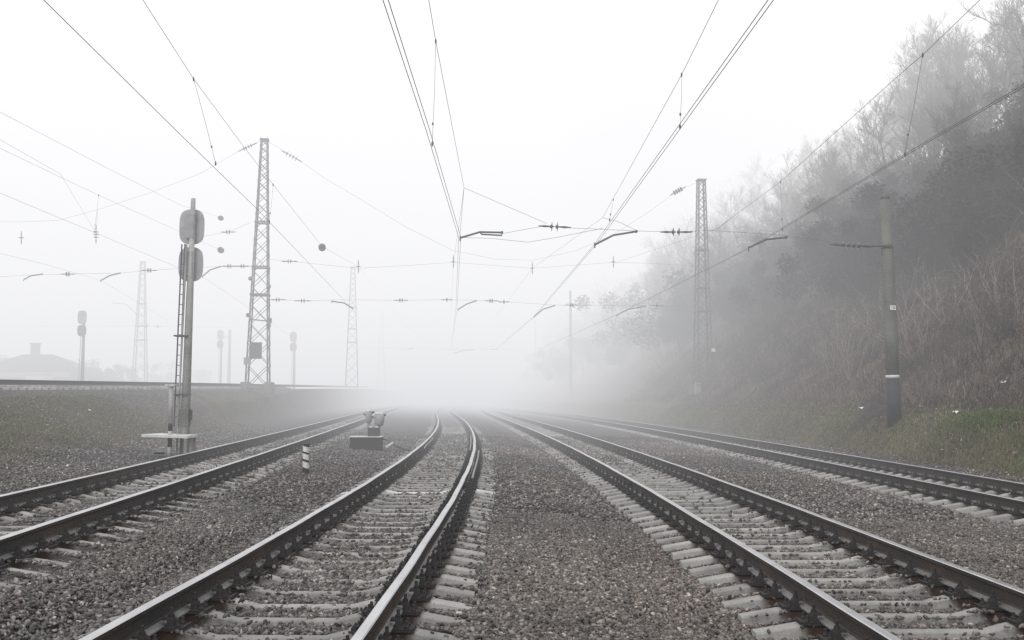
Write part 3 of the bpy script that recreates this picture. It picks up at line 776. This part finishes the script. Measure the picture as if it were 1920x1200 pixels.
# ------------------------------------------------------------------ lattice masts
def lattice_mast(px,Y,ytop,w0,w1,label,plate=False,box=False,lg=.05,foot=True,zb=None,rz=0.12,pxt=None):
    x=(px-960)/F*Y; zb=gz(x,Y)-.1 if zb is None else zb
    zt=W(px,ytop,Y).z; H=zt-zb
    root=empty('lattice_mast',(x,Y,zb),rz); tag(root,label,'lattice mast','lattice masts carrying the cross spans')
    lean=(W(pxt,ytop,Y).x-x if pxt else 0)
    def hw(t): return (w0+(w1-w0)*t)/2
    def pt(cx_,cy_,t): return Vector((cx_*hw(t)+lean*t,cy_*hw(t),H*t))
    cs=[(-1,-1),(1,-1),(1,1),(-1,1)]
    for a,b in cs:
        mb=MB()
        p,q=pt(a,b,0),pt(a,b,1); u=Vector((-a,0,0))*lg*.9; v=Vector((0,-b,0))*lg*.9
        for e,wd in ((u,.012),(v,.012)):
            th=Vector((0,-b*wd,0)) if e is u else Vector((-a*wd,0,0))
            vs=[p,p+e,p+e+th,p+th,q,q+e,q+e+th,q+th]; mb.add(vs,[(0,1,2,3),(7,6,5,4),(0,4,5,1),(1,5,6,2),(2,6,7,3),(3,7,4,0)])
        mb.build('leg',M['steel_paint'],root)
    # braces: panels shrink with width
    ts=[0.0]
    while ts[-1]<.985: ts.append(ts[-1]+max(2*hw(ts[-1])*1.0,.42)/H)
    sc_=1/ts[-1]; ts=[t*sc_ for t in ts]
    mb=MB()
    for i in range(len(ts)-1):
        for j in range(4):
            a,b=cs[j],cs[(j+1)%4]
            for p,q in ((a,b),(b,a)): mb.tube([pt(*p,ts[i]),pt(*q,ts[i+1])],lg*.24,4,cap=False)
    mb.build('bracing',M['steel_paint'],root)
    for t in (.0,.37,.48,.66,.995):
        mb=MB()
        for j in range(4):
            a,b=cs[j],cs[(j+1)%4]; mb.tube([pt(*a,t)*1.0,pt(*b,t)],lg*.7,4)
        mb.build('cross_frame',M['steel_paint'],root)
    if foot:
        for a,b in cs:
            mb=MB(); mb.box((a*hw(0),b*hw(0),.02),(.45,.45,.7),taper=.85); mb.build('footing',M['concrete'],root,bevel=.02)
    if box:
        mb=MB(); mb.box((-.02,-hw(.1)-.25,H*.145),(.62,.32,.90)); mb.box((-.02,-hw(.1)-.25,H*.145+.47),(.68,.38,.04)); mb.build('control_box',M['grey_dark'],root,bevel=.01)
        mb=MB(); mb.box((-.52,-hw(.1)-.1,H*.106),(.40,.06,.42)); mb.build('notice_plate',M['grey_paint'],root)
        mb=MB(); mb.tube([(-.45,-.6,H*.27),(.75,-.6,H*.262)],.035,6); mb.tube([(.75,-.6,H*.255),(.75,-.6,H*.275)],.06,6); mb.build('outrigger',M['steel_paint'],root)
        for q,(u,h) in enumerate(((-.60,.285),(.60,.245),(-.50,.43),(.46,.40))):
            mb=MB(); mb.lathe((math.copysign(hw(h)+.04,u)+lean*h,-hw(h),H*h-.1),(0,0,1),[(0,.06),(.05,.13),(.18,.13),(.24,.06)],10); mb.build('post_insulator',M['steel_paint'],root)
    if plate:
        mb=MB(); mb.box((hw(.18)+.05,-hw(.18)-.03,H*.185),(.26,.02,.22)); mb.build('number_plate',M['white_enamel'],root)
        for s in (-1,1):
            mb=MB(); mb.box((s*hw(0),-hw(0)-.1,.42),(.34,.34,.12)); mb.build('footing_cap',M['pale_concrete'],root)
    return root
lattice_mast(484,60,260,1.35,.42,'nearest left lattice mast with control box, behind the tall signal',box=True,lg=.09,zb=2.22,pxt=496)
lattice_mast(1318,70,336,1.15,.52,'lattice mast at the foot of the wooded slope with small white plate',plate=True,lg=.10,pxt=1314.5)
lattice_mast(660,118,500,1.5,.5,'foggy lattice mast between the nearest left mast and the track vanishing point',lg=.095,zb=2.9,foot=False)
lattice_mast(263,114,490,1.5,.5,'foggy lattice mast left of the tall signal, on the embankment',lg=.095,zb=2.9,foot=False)
lattice_mast(715,185,588,1.5,.5,'farthest and faintest lattice mast near the track vanishing point',lg=.10,zb=2.9,foot=False)

def plain_mast(px,Y,ytop,label):
    x=(px-960)/F*Y; zb=gz(x,Y)-.2; H=W(px,ytop,Y).z-zb
    root=empty('concrete_mast',(x,Y,zb)); tag(root,label,'mast','plain masts fading in fog')
    mb=MB(); mb.lathe((0,0,0),(0,0,1),[(0,.23),(H,.15)],14); mb.build('shaft',M['concrete'],root,smooth=False)
    mb=MB(); mb.tube([(-.9,0,H*.86),(.05,0,H*.9)],.04,6); mb.build('bracket',M['steel_paint'],root)
plain_mast(430,122,618,'plain mast fading in fog right of the farthest left signal')
plain_mast(1070,120,545,'plain mast dim against the wooded slope')
plain_mast(1004,185,600,'plain mast faintest at the lower end of the slope')

# concrete pole at right
def concrete_pole():
    Y=31.0; b=W(1677,781,Y); t=W(1659,371,Y); x,zb=b.x,gz(b.x,Y)-.15; H=t.z-zb
    root=empty('concrete_pole',(x,Y,zb)); tag(root,'leaning grey concrete pole with black base, white band and number plate','pole')
    lx=t.x-b.x
    def ring(h): return Vector((lx*h/H,0,h))
    r0,r1=.205,.135
    def rr(h): return r0+(r1-r0)*h/H
    hb=W(1675,709,Y).z-zb
    mb=MB(); mb.tube([ring(h) for h in (hb+.09,H*.4,H*.7,H)],[rr(hb),rr(H*.4),rr(H*.7),r1],20); mb.build('shaft',M['pole_concrete'],root,smooth=True)
    mb=MB(); mb.tube([ring(0),ring(hb)],[r0+.004,rr(hb)+.004],20); mb.build('black_base',simple('tarred_pole_base',(.035,.037,.042),.8),root,smooth=True)
    mb=MB(); mb.tube([ring(hb-.002),ring(hb+.09)],[rr(hb)+.008]*2,20); mb.build('white_band',M['white'],root,smooth=True)
    # plate with its number
    c=ring(W(1672,578,Y).z-zb)+Vector((.03,-rr(3)-.03,0))
    pl=MB(); pl.box(c,(.17,.012,.135)); po=pl.build('number_plate',M['white_enamel'],root)
    mb=MB(); q=c+Vector((0,-.009,0))
    mb.box(q+Vector((-.032,0,0)),(.012,.004,.075)); mb.box(q+Vector((-.040,-.001,.028)),(.016,.003,.012))
    for dx,dz,sx,sz in ((.012,0,.012,.075),(.05,0,.012,.075),(.031,.032,.04,.011),(.031,-.032,.04,.011)): mb.box(q+Vector((dx,.0005*(sx>.02),dz)),(sx,.004,sz))
    mb.build('plate_number',M['black'],po)
    # bracket
    h=W(1655,463,Y).z-zb; a=ring(h)
    mb=MB(); mb.tube([a+Vector((.0,-.2,0)),W(1614,461,Y)-root.location],.032,8); mb.lathe(a-Vector((0,0,.05)),(0,0,1),[(0,rr(h)+.02),(.10,rr(h)+.02)],18)
    mb.tube([a+Vector((-.22,-.15,-.3)),a+Vector((-.2,-.15,-.05))],.015,6)
    mb.build('bracket',M['arm'],root)
    mb=MB(); mb.tube([ring(h)+Vector((rr(h)+.02,-.04,0)),ring(.3)+Vector((r0+.02,-.04,0))],.012,5); mb.build('earth_wire',M['steel_paint'],root)
    mb=MB(); mb.lathe(ring(H)-Vector((0,0,.03)),(0,0,1),[(0,r1+.012),(.05,r1+.012)],18); mb.build('cap_ring',M['grey_dark'],root)
concrete_pole()

# ------------------------------------------------------------------ signals
def oct_plate(mb,c,w,h,th,m=0):
    hx,hz=w/2,h/2; r=w*.5; prof=[]
    for k in range(24):
        a=2*math.pi*k/24; e=3.2
        ca,sa=math.cos(a),math.sin(a)
        prof.append((hx*math.copysign(abs(ca)**(2/2.6),ca),(hz-hx)*(1 if sa>0 else -1)*min(1,abs(sa)*3)+hx*math.copysign(abs(sa)**(2/2.4),sa)))
    n=len(prof); vs=[(c[0]+x,c[1]-th/2,c[2]+z) for x,z in prof]+[(c[0]+x,c[1]+th/2,c[2]+z) for x,z in prof]
    mb.add(vs,[tuple(range(n)),tuple(range(2*n-1,n-1,-1))]+[(i,i+n,(i+1)%n+n,(i+1)%n) for i in range(n)],m)
def signal_head(root,c,w,h,col,back=True):
    mb=MB(); oct_plate(mb,c,w,h,.02); o=mb.build('background_plate',M['pale_paint'],root)
    mb=MB(); s=-1 if back else 1
    mb.box((c[0],c[1]+s*.10,c[2]),(w*.34,.18,h*.74)); mb.build('lamp_housing',M['grey_paint'] if back else M['grey_dark'],o,bevel=.03)
    for z in (-.24,.0,.24) if h>.8 else (-.18,.18):
        hb=MB(); hb.lathe((c[0],c[1]-s*.01,c[2]+z*h/.9),(0,-s,-.1),[(0,.09),(.22,.10),(.22,.085),(.02,.08)],14); hb.build('lamp_hood',M['black'],o)
    return o
def main_signal():
    Y=25.0; b=W(346,812,Y); x=b.x; zb=gz(x,Y)-.1; H=W(350,372,Y).z-zb
    root=empty('railway_signal',(x,Y,zb)); tag(root,'tall signal with two grey oval heads seen from behind, ladder and white plinth','railway signal')
    lx=(352-346)/F*Y
    mb=MB(); mb.tube([(0,0,0),(lx*.6,0,H*.6),(lx,0,H)],[.115,.088,.055],18); mb.build('post',M['post_concrete'],root,smooth=True)
    mb=MB(); mb.tube([(-.15,-.10,.1),(-.02,-.13,H*.82)],.024,6); mb.build('cable_pipe',M['pale_concrete'],root)
    def loc(px,py): p=W(px,py,Y); return Vector((p.x-x,0,p.z-zb))
    for (px,py),w,h in (((357,424),.62,.88),((355,494.5),.61,.86)):
        c=loc(px,py); signal_head(root,(c.x,.12,c.z),w,h,M['grey_paint'])
        mb=MB(); mb.box((c.x-.02,.07,c.z+.2),(.22,.06,.05)); mb.build('head_bracket',M['grey_paint'],root)
    # ladder
    L=MB(); t0,t1=loc(326,800),loc(341,458); u0,u1=loc(336,800),loc(348,458)
    L.tube([t0,t1],.018,6); L.tube([u0+Vector((0,-.05,0)),u1+Vector((0,-.05,0))],.018,6)
    k=18
    for i in range(1,k): L.tube([t0.lerp(t1,i/k),u0.lerp(u1,i/k)+Vector((0,-.05,0))],.010,5)
    L.build('ladder',M['steel_paint'],root)
    mb=MB()
    for py in (630,740): c=loc(344,py); mb.box((c.x-.02,-.02,c.z),(.34,.30,.035))
    mb.build('clamp_band',M['steel_paint'],root)
    c=loc(347,782); mb=MB(); mb.box((c.x+.02,-.06,c.z),(.22,.24,.42)); mb.box((c.x+.16,-.06,c.z+.05),(.05,.10,.25),1); mb.build('cable_box',[M['concrete'],M['grey_dark']],root,bevel=.01)
    # plinth table
    P=MB(); top=[W(265,813,Y-.2),W(352,822,Y-1.1),W(371,816,Y-.4),W(300,808,Y+.6)]
    zt=sum(p.z for p in top)/4
    tl=[Vector((p.x-x,p.y-Y,zt-zb)) for p in top]
    P.add([q for q in tl]+[q-Vector((0,0,.06)) for q in tl],[(3,2,1,0),(4,5,6,7),(0,1,5,4),(1,2,6,5),(2,3,7,6),(3,0,4,7)]); P.build('plinth_slab',M['white'],root)
    P=MB()
    ins=Vector((-.06,.04,0))
    for q in (tl[1]+ins,tl[2]+Vector((-.08,0,0)),tl[1].lerp(tl[2],.5)+Vector((-.05,.02,0))):
        P.box((q.x,q.y,q.z-.06-.17),(.07,.07,.34)); P.build('plinth_leg',M['concrete'],root); P=MB()
main_signal()

def cable_post():
    Y=24.6; p=W(319,808,Y); zb=gz(p.x,Y)-.1; x=p.x
    root=empty('cable_post',(x,Y,zb)); tag(root,'thin black and white banded post with a flat cap beside the tall signal','cable post')
    H=W(319,722,Y).z-zb; n=6; cols=[1,0,1,0,1,0]
    hs=[0,.17,.42,.62,.80,.98,H-.02]
    for i in range(n):
        mb=MB(); mb.tube([(0,0,hs[i]),(0,0,hs[i+1])],.052,12); mb.build('black_band' if cols[i] else 'white_band',M['black'] if cols[i] else M['pale_paint'],root,smooth=True)
    mb=MB(); mb.box((0,0,H),(.24,.18,.03)); mb.box((0,0,H-.025),(.18,.13,.03)); mb.build('cap',M['white'],root)
cable_post()

def cable_trough():
    Y=25.6; root=empty('concrete_troughs',W(300,795,Y)); tag(root,'white concrete trough lids lying crooked beside the banded post','trough lids')
    for (a,b) in (((290,791),(312,786)),((291,793),(322,801)),((318,803),(334,806))):
        p,q=W(*a,Y),W(*b,Y); p.z=gz(p.x,Y)+.1;q.z=gz(q.x,Y)+.1
        d=q-p; mb=MB(); mb.box((p+q)/2,(d.length,.14,.06),rot=Matrix.Rotation(math.atan2(d.y,d.x),3,'Z')); fixp(mb.build('lid',M['pale_concrete'],root),root)
cable_trough()

def dwarf_signal():
    Y=31.0; p=W(685,842,Y); x=p.x; zb=gz(x,Y)-.05
    root=empty('dwarf_signal',(x,Y,zb)); tag(root,'low twin-headed dwarf signal on a dark box with snowy white lid','dwarf signal')
    def loc(px,py,dy=0): q=W(px,py,Y+dy); return Vector((q.x-x,dy,q.z-zb))
    a,b=loc(656,820),loc(714,820); mb=MB(); w=b.x-a.x; h=a.z
    mb.box((w*.0,.25,h/2),(w,.5,h)); mb.build('base_box',M['dark_iron'],root,bevel=.008)
    mb=MB(); mb.box((0,.25,h+.014),(w+.05,.56,.028)); mb.build('lid',M['white'],root)
    c=loc(701,810,.2); mb=MB(); mb.box((c.x,.2,h+.15),(.35,.24,.28)); mb.build('pedestal',M['grey_dark'],root,bevel=.01)
    mb=MB(); mb.box((c.x-.08,.1,h+.31),(.08,.05,.05)); mb.box((c.x+.1,.1,h+.31),(.08,.05,.05)); mb.build('bolt_lug',M['white'],root)
    for (px,py0,py1,wd,tilt) in ((690,770,794,.20,0),(709,775,799,.30,.35)):
        t,bm=loc(px,py0),loc(px,py1); hh=t.z-bm.z; mid=(t+bm)/2
        mb=MB(); mb.lathe((mid.x,.18,bm.z),(tilt*.25,0,1),[(0,.05),(.03,wd*.42),(hh*.5,wd*.5),(hh*.85,wd*.48),(hh,wd*.3)],14); o=mb.build('signal_head',M['pale_paint'],root,smooth=True)
        m2=MB(); m2.lathe((mid.x,.18,t.z-.03),(0,0,1),[(0,wd*.46),(.03,wd*.45),(.05,wd*.3)],12); m2.build('cover',M['white'],o)
        m2=MB(); m2.tube([(mid.x-wd*.5,.16,mid.z+.05),(mid.x-wd*.5-.05,.16,mid.z+.1)],.02,6); m2.tube([(mid.x+wd*.5,.16,mid.z+.12),(mid.x+wd*.5+.06,.16,mid.z+.16)],.03,6); m2.build('hinge',M['grey_dark'],o)
        m2=MB(); m2.tube([(mid.x,.18,h+.25),(mid.x,.18,bm.z+.05)],.05,8); m2.build('neck',M['grey_paint'],root)
    # cable running to the rail
    e=[loc(716,822,.1)]+[Vector((0,0,0))+Vector((G(px,py,.1).x-x,G(px,py,.1).y-Y,gz(G(px,py,.1).x,G(px,py,.1).y)+.05-zb)) for px,py in ((728,828),(745,836),(765,842),(780,843))]
    mb=MB(); mb.tube(e,.025,6); mb.build('cable',M['black'],root,smooth=True)
    mb=MB(); q=loc(731,825,.3); mb.tube([(q.x-.12,.3,.12),(q.x+.1,.35,.26)],[.05,.04],7); mb.build('cable_sleeve',M['white'],root)
dwarf_signal()

def marker_post():
    p=G(573,893,.10); x,Y=p.x,p.y; zb=gz(x,Y)-.03; root=empty('marker_post',(x,Y,zb)); tag(root,'knee-high black and white striped marker post in the gravel','marker post')
    H=.60; r=.066; n=16
    # slanted bands
    bands=[(0,.14,'black_band'),(.14,.26,'white_band'),(.26,.31,'black_band'),(.31,.42,'white_band'),(.42,.46,'black_band'),(.46,.57,'white_band'),(.57,.62,'black_band')]
    for i,(a,b,nm) in enumerate(bands):
        mb=MB(); vs=[]
        for h,fl in ((a,i==0),(b,i==len(bands)-1)):
            for j in range(n):
                t=2*math.pi*j/n; sl=0 if fl else -.022*math.cos(t)
                vs.append((r*math.cos(t),r*math.sin(t),h+sl))
        mb.add(vs,[(j,(j+1)%n,n+(j+1)%n,n+j) for j in range(n)]+[tuple(reversed(range(n))),tuple(range(n,2*n))])
        mb.build(nm,M['black'] if nm[0]=='b' else M['white'],root)
    for k in range(1): pass
marker_post()

def far_signal(px,Y,ytop,label,red):
    x=(px-960)/F*Y; zb=gz(x,Y)-.2; H=W(px,ytop,Y).z-zb
    root=empty('distant_signal',(x,Y,zb)); tag(root,label,'railway signal','distant signals in the fog')
    mb=MB(); mb.tube([(.1,0,0),(.1,0,H-.1)],[.16,.10],10); mb.build('post',M['concrete'],root,smooth=True)
    for dz,m in ((-.62,M['grey_paint']),(-1.72,M['red_lens'] if red else M['grey_dark'])):
        mb=MB(); oct_plate(mb,(0,-.14,H+dz),.74,1.12 if dz>-1 else .95,.03); mb.build('signal_head',m,root)
    mb=MB(); mb.tube([(-.2,0,.3),(-.12,0,H-2.2)],.025,5); mb.build('ladder',M['steel_paint'],root)
far_signal(153,84,581,'foggy two-headed signal at far left, standing behind the embankment rail',False)
far_signal(550,110,621,'foggy signal with a red lower head right of the nearest lattice mast',True)
far_signal(413,118,618,'faintest two-headed signal between tall signal and nearest lattice mast',False)

# ------------------------------------------------------------------ far building, trees behind the embankment, litter
def building():
    Y=112; x=(38-960)/F*Y; zb=2.2; root=empty('trackside_house',(x,Y,zb),.0); tag(root,'dark gabled building with a square chimney behind the embankment at far left','building')
    mb=MB(); mb.box((0,4,1.0),(11.5,9,2.4)); mb.build('wall',M['render'],root)
    mb=MB(); z0,z1=2.0,4.35
    vs=[(-8.6,-1,z0-.6),(8.6,-1,z0-.6),(8.6,9,z0-.6),(-8.6,9,z0-.6),(-1.6,4,z1),(1.8,4,z1)]
    mb.add(vs,[(0,1,5,4),(2,3,4,5),(1,2,5),(3,0,4),(3,2,1,0)]); rf=mb.build('roof',M['roof'],root)
    mb=MB(); mb.box((0,3.5,4.6),(.75,.8,1.9)); mb.box((0,3.5,5.55),(.9,.95,.14)); mb.build('chimney',M['brick'],rf)
    for u in (-3,0,3):
        mb=MB(); mb.box((u,-.52,1.1),(1.1,.08,1.0)); w=mb.build('window',M['white'],root)
        mb=MB(); mb.box((u,-.57,1.1),(.9,.03,.8)); mb.build('pane',M['glass'],w)
building()
def shed():
    Y=104; x=(66-960)/F*Y; root=empty('white_shed',(x,Y,2.2)); tag(root,'low white shed just showing over the embankment rail','shed')
    mb=MB(); mb.box((0,1,.9),(1.9,2,1.9)); mb.build('wall',M['white'],root)
    mb=MB(); mb.box((0,1,1.88),(2.1,2.2,.08)); mb.build('roof',M['white'],root)
shed()
for k_,(px,Y,s_) in enumerate([(120,120,.75),(165,125,.9),(200,122,.9),(235,130,.85),(290,150,1.1),(330,160,1.1),(380,165,1.1),(10,135,1.2),(85,140,1.2),(-30,130,1.2)]):
    x=(px-960)/F*Y; place_bush(x,Y,k_%4,s_,k_*1.3,'low rounded tree dim in fog behind the left embankment','foggy trees behind the embankment','foggy_tree')
def litter(px,py,s,label,seed,Y=None):
    # settle on the ground along the line of sight
    d=ray(px,py); t=12.0
    while t<80:
        p=Vector((0,0,ZC))+d*t
        if p.z<=gz(p.x,p.y)+.03: break
        t+=.1
    rr=random.Random(seed); mb=MB(); pts=[]; s*=.75
    for i in range(5):
        for j in range(5): pts.append(((i-2)*s/4+rr.uniform(-.1,.1)*s,(j-2)*s/5,abs(rr.gauss(0,.28))*s))
    mb.add(pts,[(i*5+j,(i+1)*5+j,(i+1)*5+j+1,i*5+j+1) for i in range(4) for j in range(4)])
    o=mb.build('plastic_litter',M['litter']); o.location=p+Vector((0,0,.03)); o.rotation_euler=(0,0,rr.uniform(0,6)); tag(o,label,'litter','scraps of white litter')
for i,(px,py,s,l) in enumerate([(1792,778,.22,'crumpled white plastic bag on the bank right of the concrete pole'),(1880,721,.20,'white scrap caught high on the slope at the far right'),
    (1614,768,.22,'flat pale scrap left of the concrete pole foot'),(1727,765,.14,'small pale scrap just right of the concrete pole'),(1741,768,.10,'tiny scrap beside the small pale scrap right of the pole'),
    (1766,846,.07,'pinkish white chip low on the grassy bank'),(168,772,.12,'pale scrap on the left embankment slope'),(1327,767,.10,'tiny white speck at the bank edge below the right lattice mast')]):
    litter(px,py,s,l,i)
def spoil_mound():
    c=Vector((W(1628,760,33.5).x+.3,33.5,0)); mb=MB(); rr=random.Random(3); n=9
    root=None; vs=[];k=14
    for r_ in range(5):
        for j in range(k):
            a=2*math.pi*j/k; rad=(1-r_/4.2)*(1+rr.uniform(-.15,.15)); x=c.x+math.cos(a)*rad*.9; y=c.y+math.sin(a)*rad*.8
            vs.append((x,y,gz(x,y)-.08+.16*r_+rr.uniform(-.04,.04)))
    fs=[(r_*k+j,r_*k+(j+1)%k,(r_+1)*k+(j+1)%k,(r_+1)*k+j) for r_ in range(4) for j in range(k)]+[tuple(4*k+j for j in range(k))]
    mb.add(vs,fs); o=mb.build('earth_mound',simple('dark_dug_earth',(.035,.028,.024),.95,var=.6,scale=9,bs=1.0)); tag(o,'low dark mound of dug earth left of the concrete pole','mound')
spoil_mound()

# ------------------------------------------------------------------ fog
def fog():
    mb=MB(); mb.box((0,700,4),(2400,2400,68)); t=NT('fog_volume')
    p=t.n('ShaderNodeTexCoord').outputs['Object']; sx=t.n('ShaderNodeSeparateXYZ'); t.l(p,sx.inputs[0])
    def mr(src,a,b,c,d):
        m=t.n('ShaderNodeMapRange',interpolation_type='SMOOTHSTEP'); t.l(src,m.inputs['Value'])
        for k,v in (('From Min',a),('From Max',b),('To Min',c),('To Max',d)): m.inputs[k].default_value=v
        return m.outputs[0]
    def mth(op,a,b):
        m=t.n('ShaderNodeMath',operation=op)
        for q,v in ((0,a),(1,b)):
            if isinstance(v,(int,float)): m.inputs[q].default_value=v
            else: t.l(v,m.inputs[q])
        return m.outputs[0]
    SIG=.0122
    yt=mth('MULTIPLY',mr(sx.outputs[1],5,33,.12,1.0),mr(sx.outputs[1],55,125,1.0,2.0))
    xt=mth('MULTIPLY',mr(sx.outputs[0],3,15,0,.66),mr(sx.outputs[1],62,140,1,.12))      # clearer air against the near slope
    zt=mth('ADD',1.0,mth('MULTIPLY',mr(sx.outputs[2],11.5,21,0,2.2),mr(sx.outputs[0],4,14,0,1)))      # cloud lying on the hill top
    den=mth('MULTIPLY',mth('MULTIPLY',mth('MULTIPLY',yt,mth('SUBTRACT',1.0,xt)),zt),SIG)
    val=t.ramp(mth('DIVIDE',mth('ADD',sx.outputs[2],2),40.0),[(0,(.69,.695,.72)),(.15,(.83,.835,.855)),(.36,(.96,.963,.98)),(.8,(1.04,1.04,1.045))])  # glow colour painted brighter with height
    ab=t.n('ShaderNodeVolumeAbsorption'); ab.inputs['Color'].default_value=(0,0,0,1); t.l(den,ab.inputs['Density'])
    em=t.n('ShaderNodeEmission'); t.l(val,em.inputs['Color']); t.l(den,em.inputs['Strength'])  # fog glows by emission in place of scattered daylight
    ad=t.n('ShaderNodeAddShader'); t.l(ab.outputs[0],ad.inputs[0]); t.l(em.outputs[0],ad.inputs[1]); t.l(ad.outputs[0],t.out.inputs['Volume'])
    t.mat.cycles.volume_step_rate=.035
    o=mb.build('fog',t.mat); o['kind']='stuff'; o['label']='thick pale fog filling the air over the whole railway'; o['category']='fog'
fog()

# ------------------------------------------------------------------ world, sun, camera
w=bpy.data.worlds.new('World'); sc.world=w; w.use_nodes=True; nt=w.node_tree; nt.nodes.clear()
SE,SR=R(38),R(200)
sky=nt.nodes.new('ShaderNodeTexSky'); sky.sky_type='NISHITA'; sky.sun_disc=False; sky.sun_elevation=SE; sky.sun_rotation=SR
b1=nt.nodes.new('ShaderNodeBackground'); b1.inputs[1].default_value=.08; nt.links.new(sky.outputs[0],b1.inputs[0])
b2=nt.nodes.new('ShaderNodeBackground'); b2.inputs[0].default_value=(1,1,1.01,1); b2.inputs[1].default_value=1.25   # overcast cloud above the fog
mx=nt.nodes.new('ShaderNodeMixShader'); mx.inputs[0].default_value=.9
nt.links.new(b1.outputs[0],mx.inputs[1]); nt.links.new(b2.outputs[0],mx.inputs[2])
wo=nt.nodes.new('ShaderNodeOutputWorld'); nt.links.new(mx.outputs[0],wo.inputs[0])
sl=bpy.data.lights.new('sun','SUN'); sl.energy=1.1; sl.angle=R(25); sl.color=(1,.98,.95)
so=bpy.data.objects.new('sun',sl); COL.objects.link(so)
sd=Vector((math.sin(SR)*math.cos(SE),math.cos(SR)*math.cos(SE),math.sin(SE)))
so.rotation_euler=sd.to_track_quat('Z','Y').to_euler(); so.location=(0,0,30)

cam=bpy.data.cameras.new('camera'); cam.sensor_width=36; cam.lens=36*F/1920; cam.clip_start=.05; cam.clip_end=6000
co=bpy.data.objects.new('camera',cam); COL.objects.link(co); co.location=(0,0,ZC); co.rotation_euler=(math.pi/2+PITCH,0,0); sc.camera=co
sc.view_settings.view_transform='Standard'; sc.view_settings.look='None'; sc.view_settings.exposure=0
sc.render.engine='CYCLES'
cy=sc.cycles; cy.max_bounces=4; cy.diffuse_bounces=3; cy.glossy_bounces=2; cy.transmission_bounces=2; cy.volume_bounces=0; cy.caustics_reflective=False; cy.caustics_refractive=False
cy.use_denoising=False
print('trees',cnt)
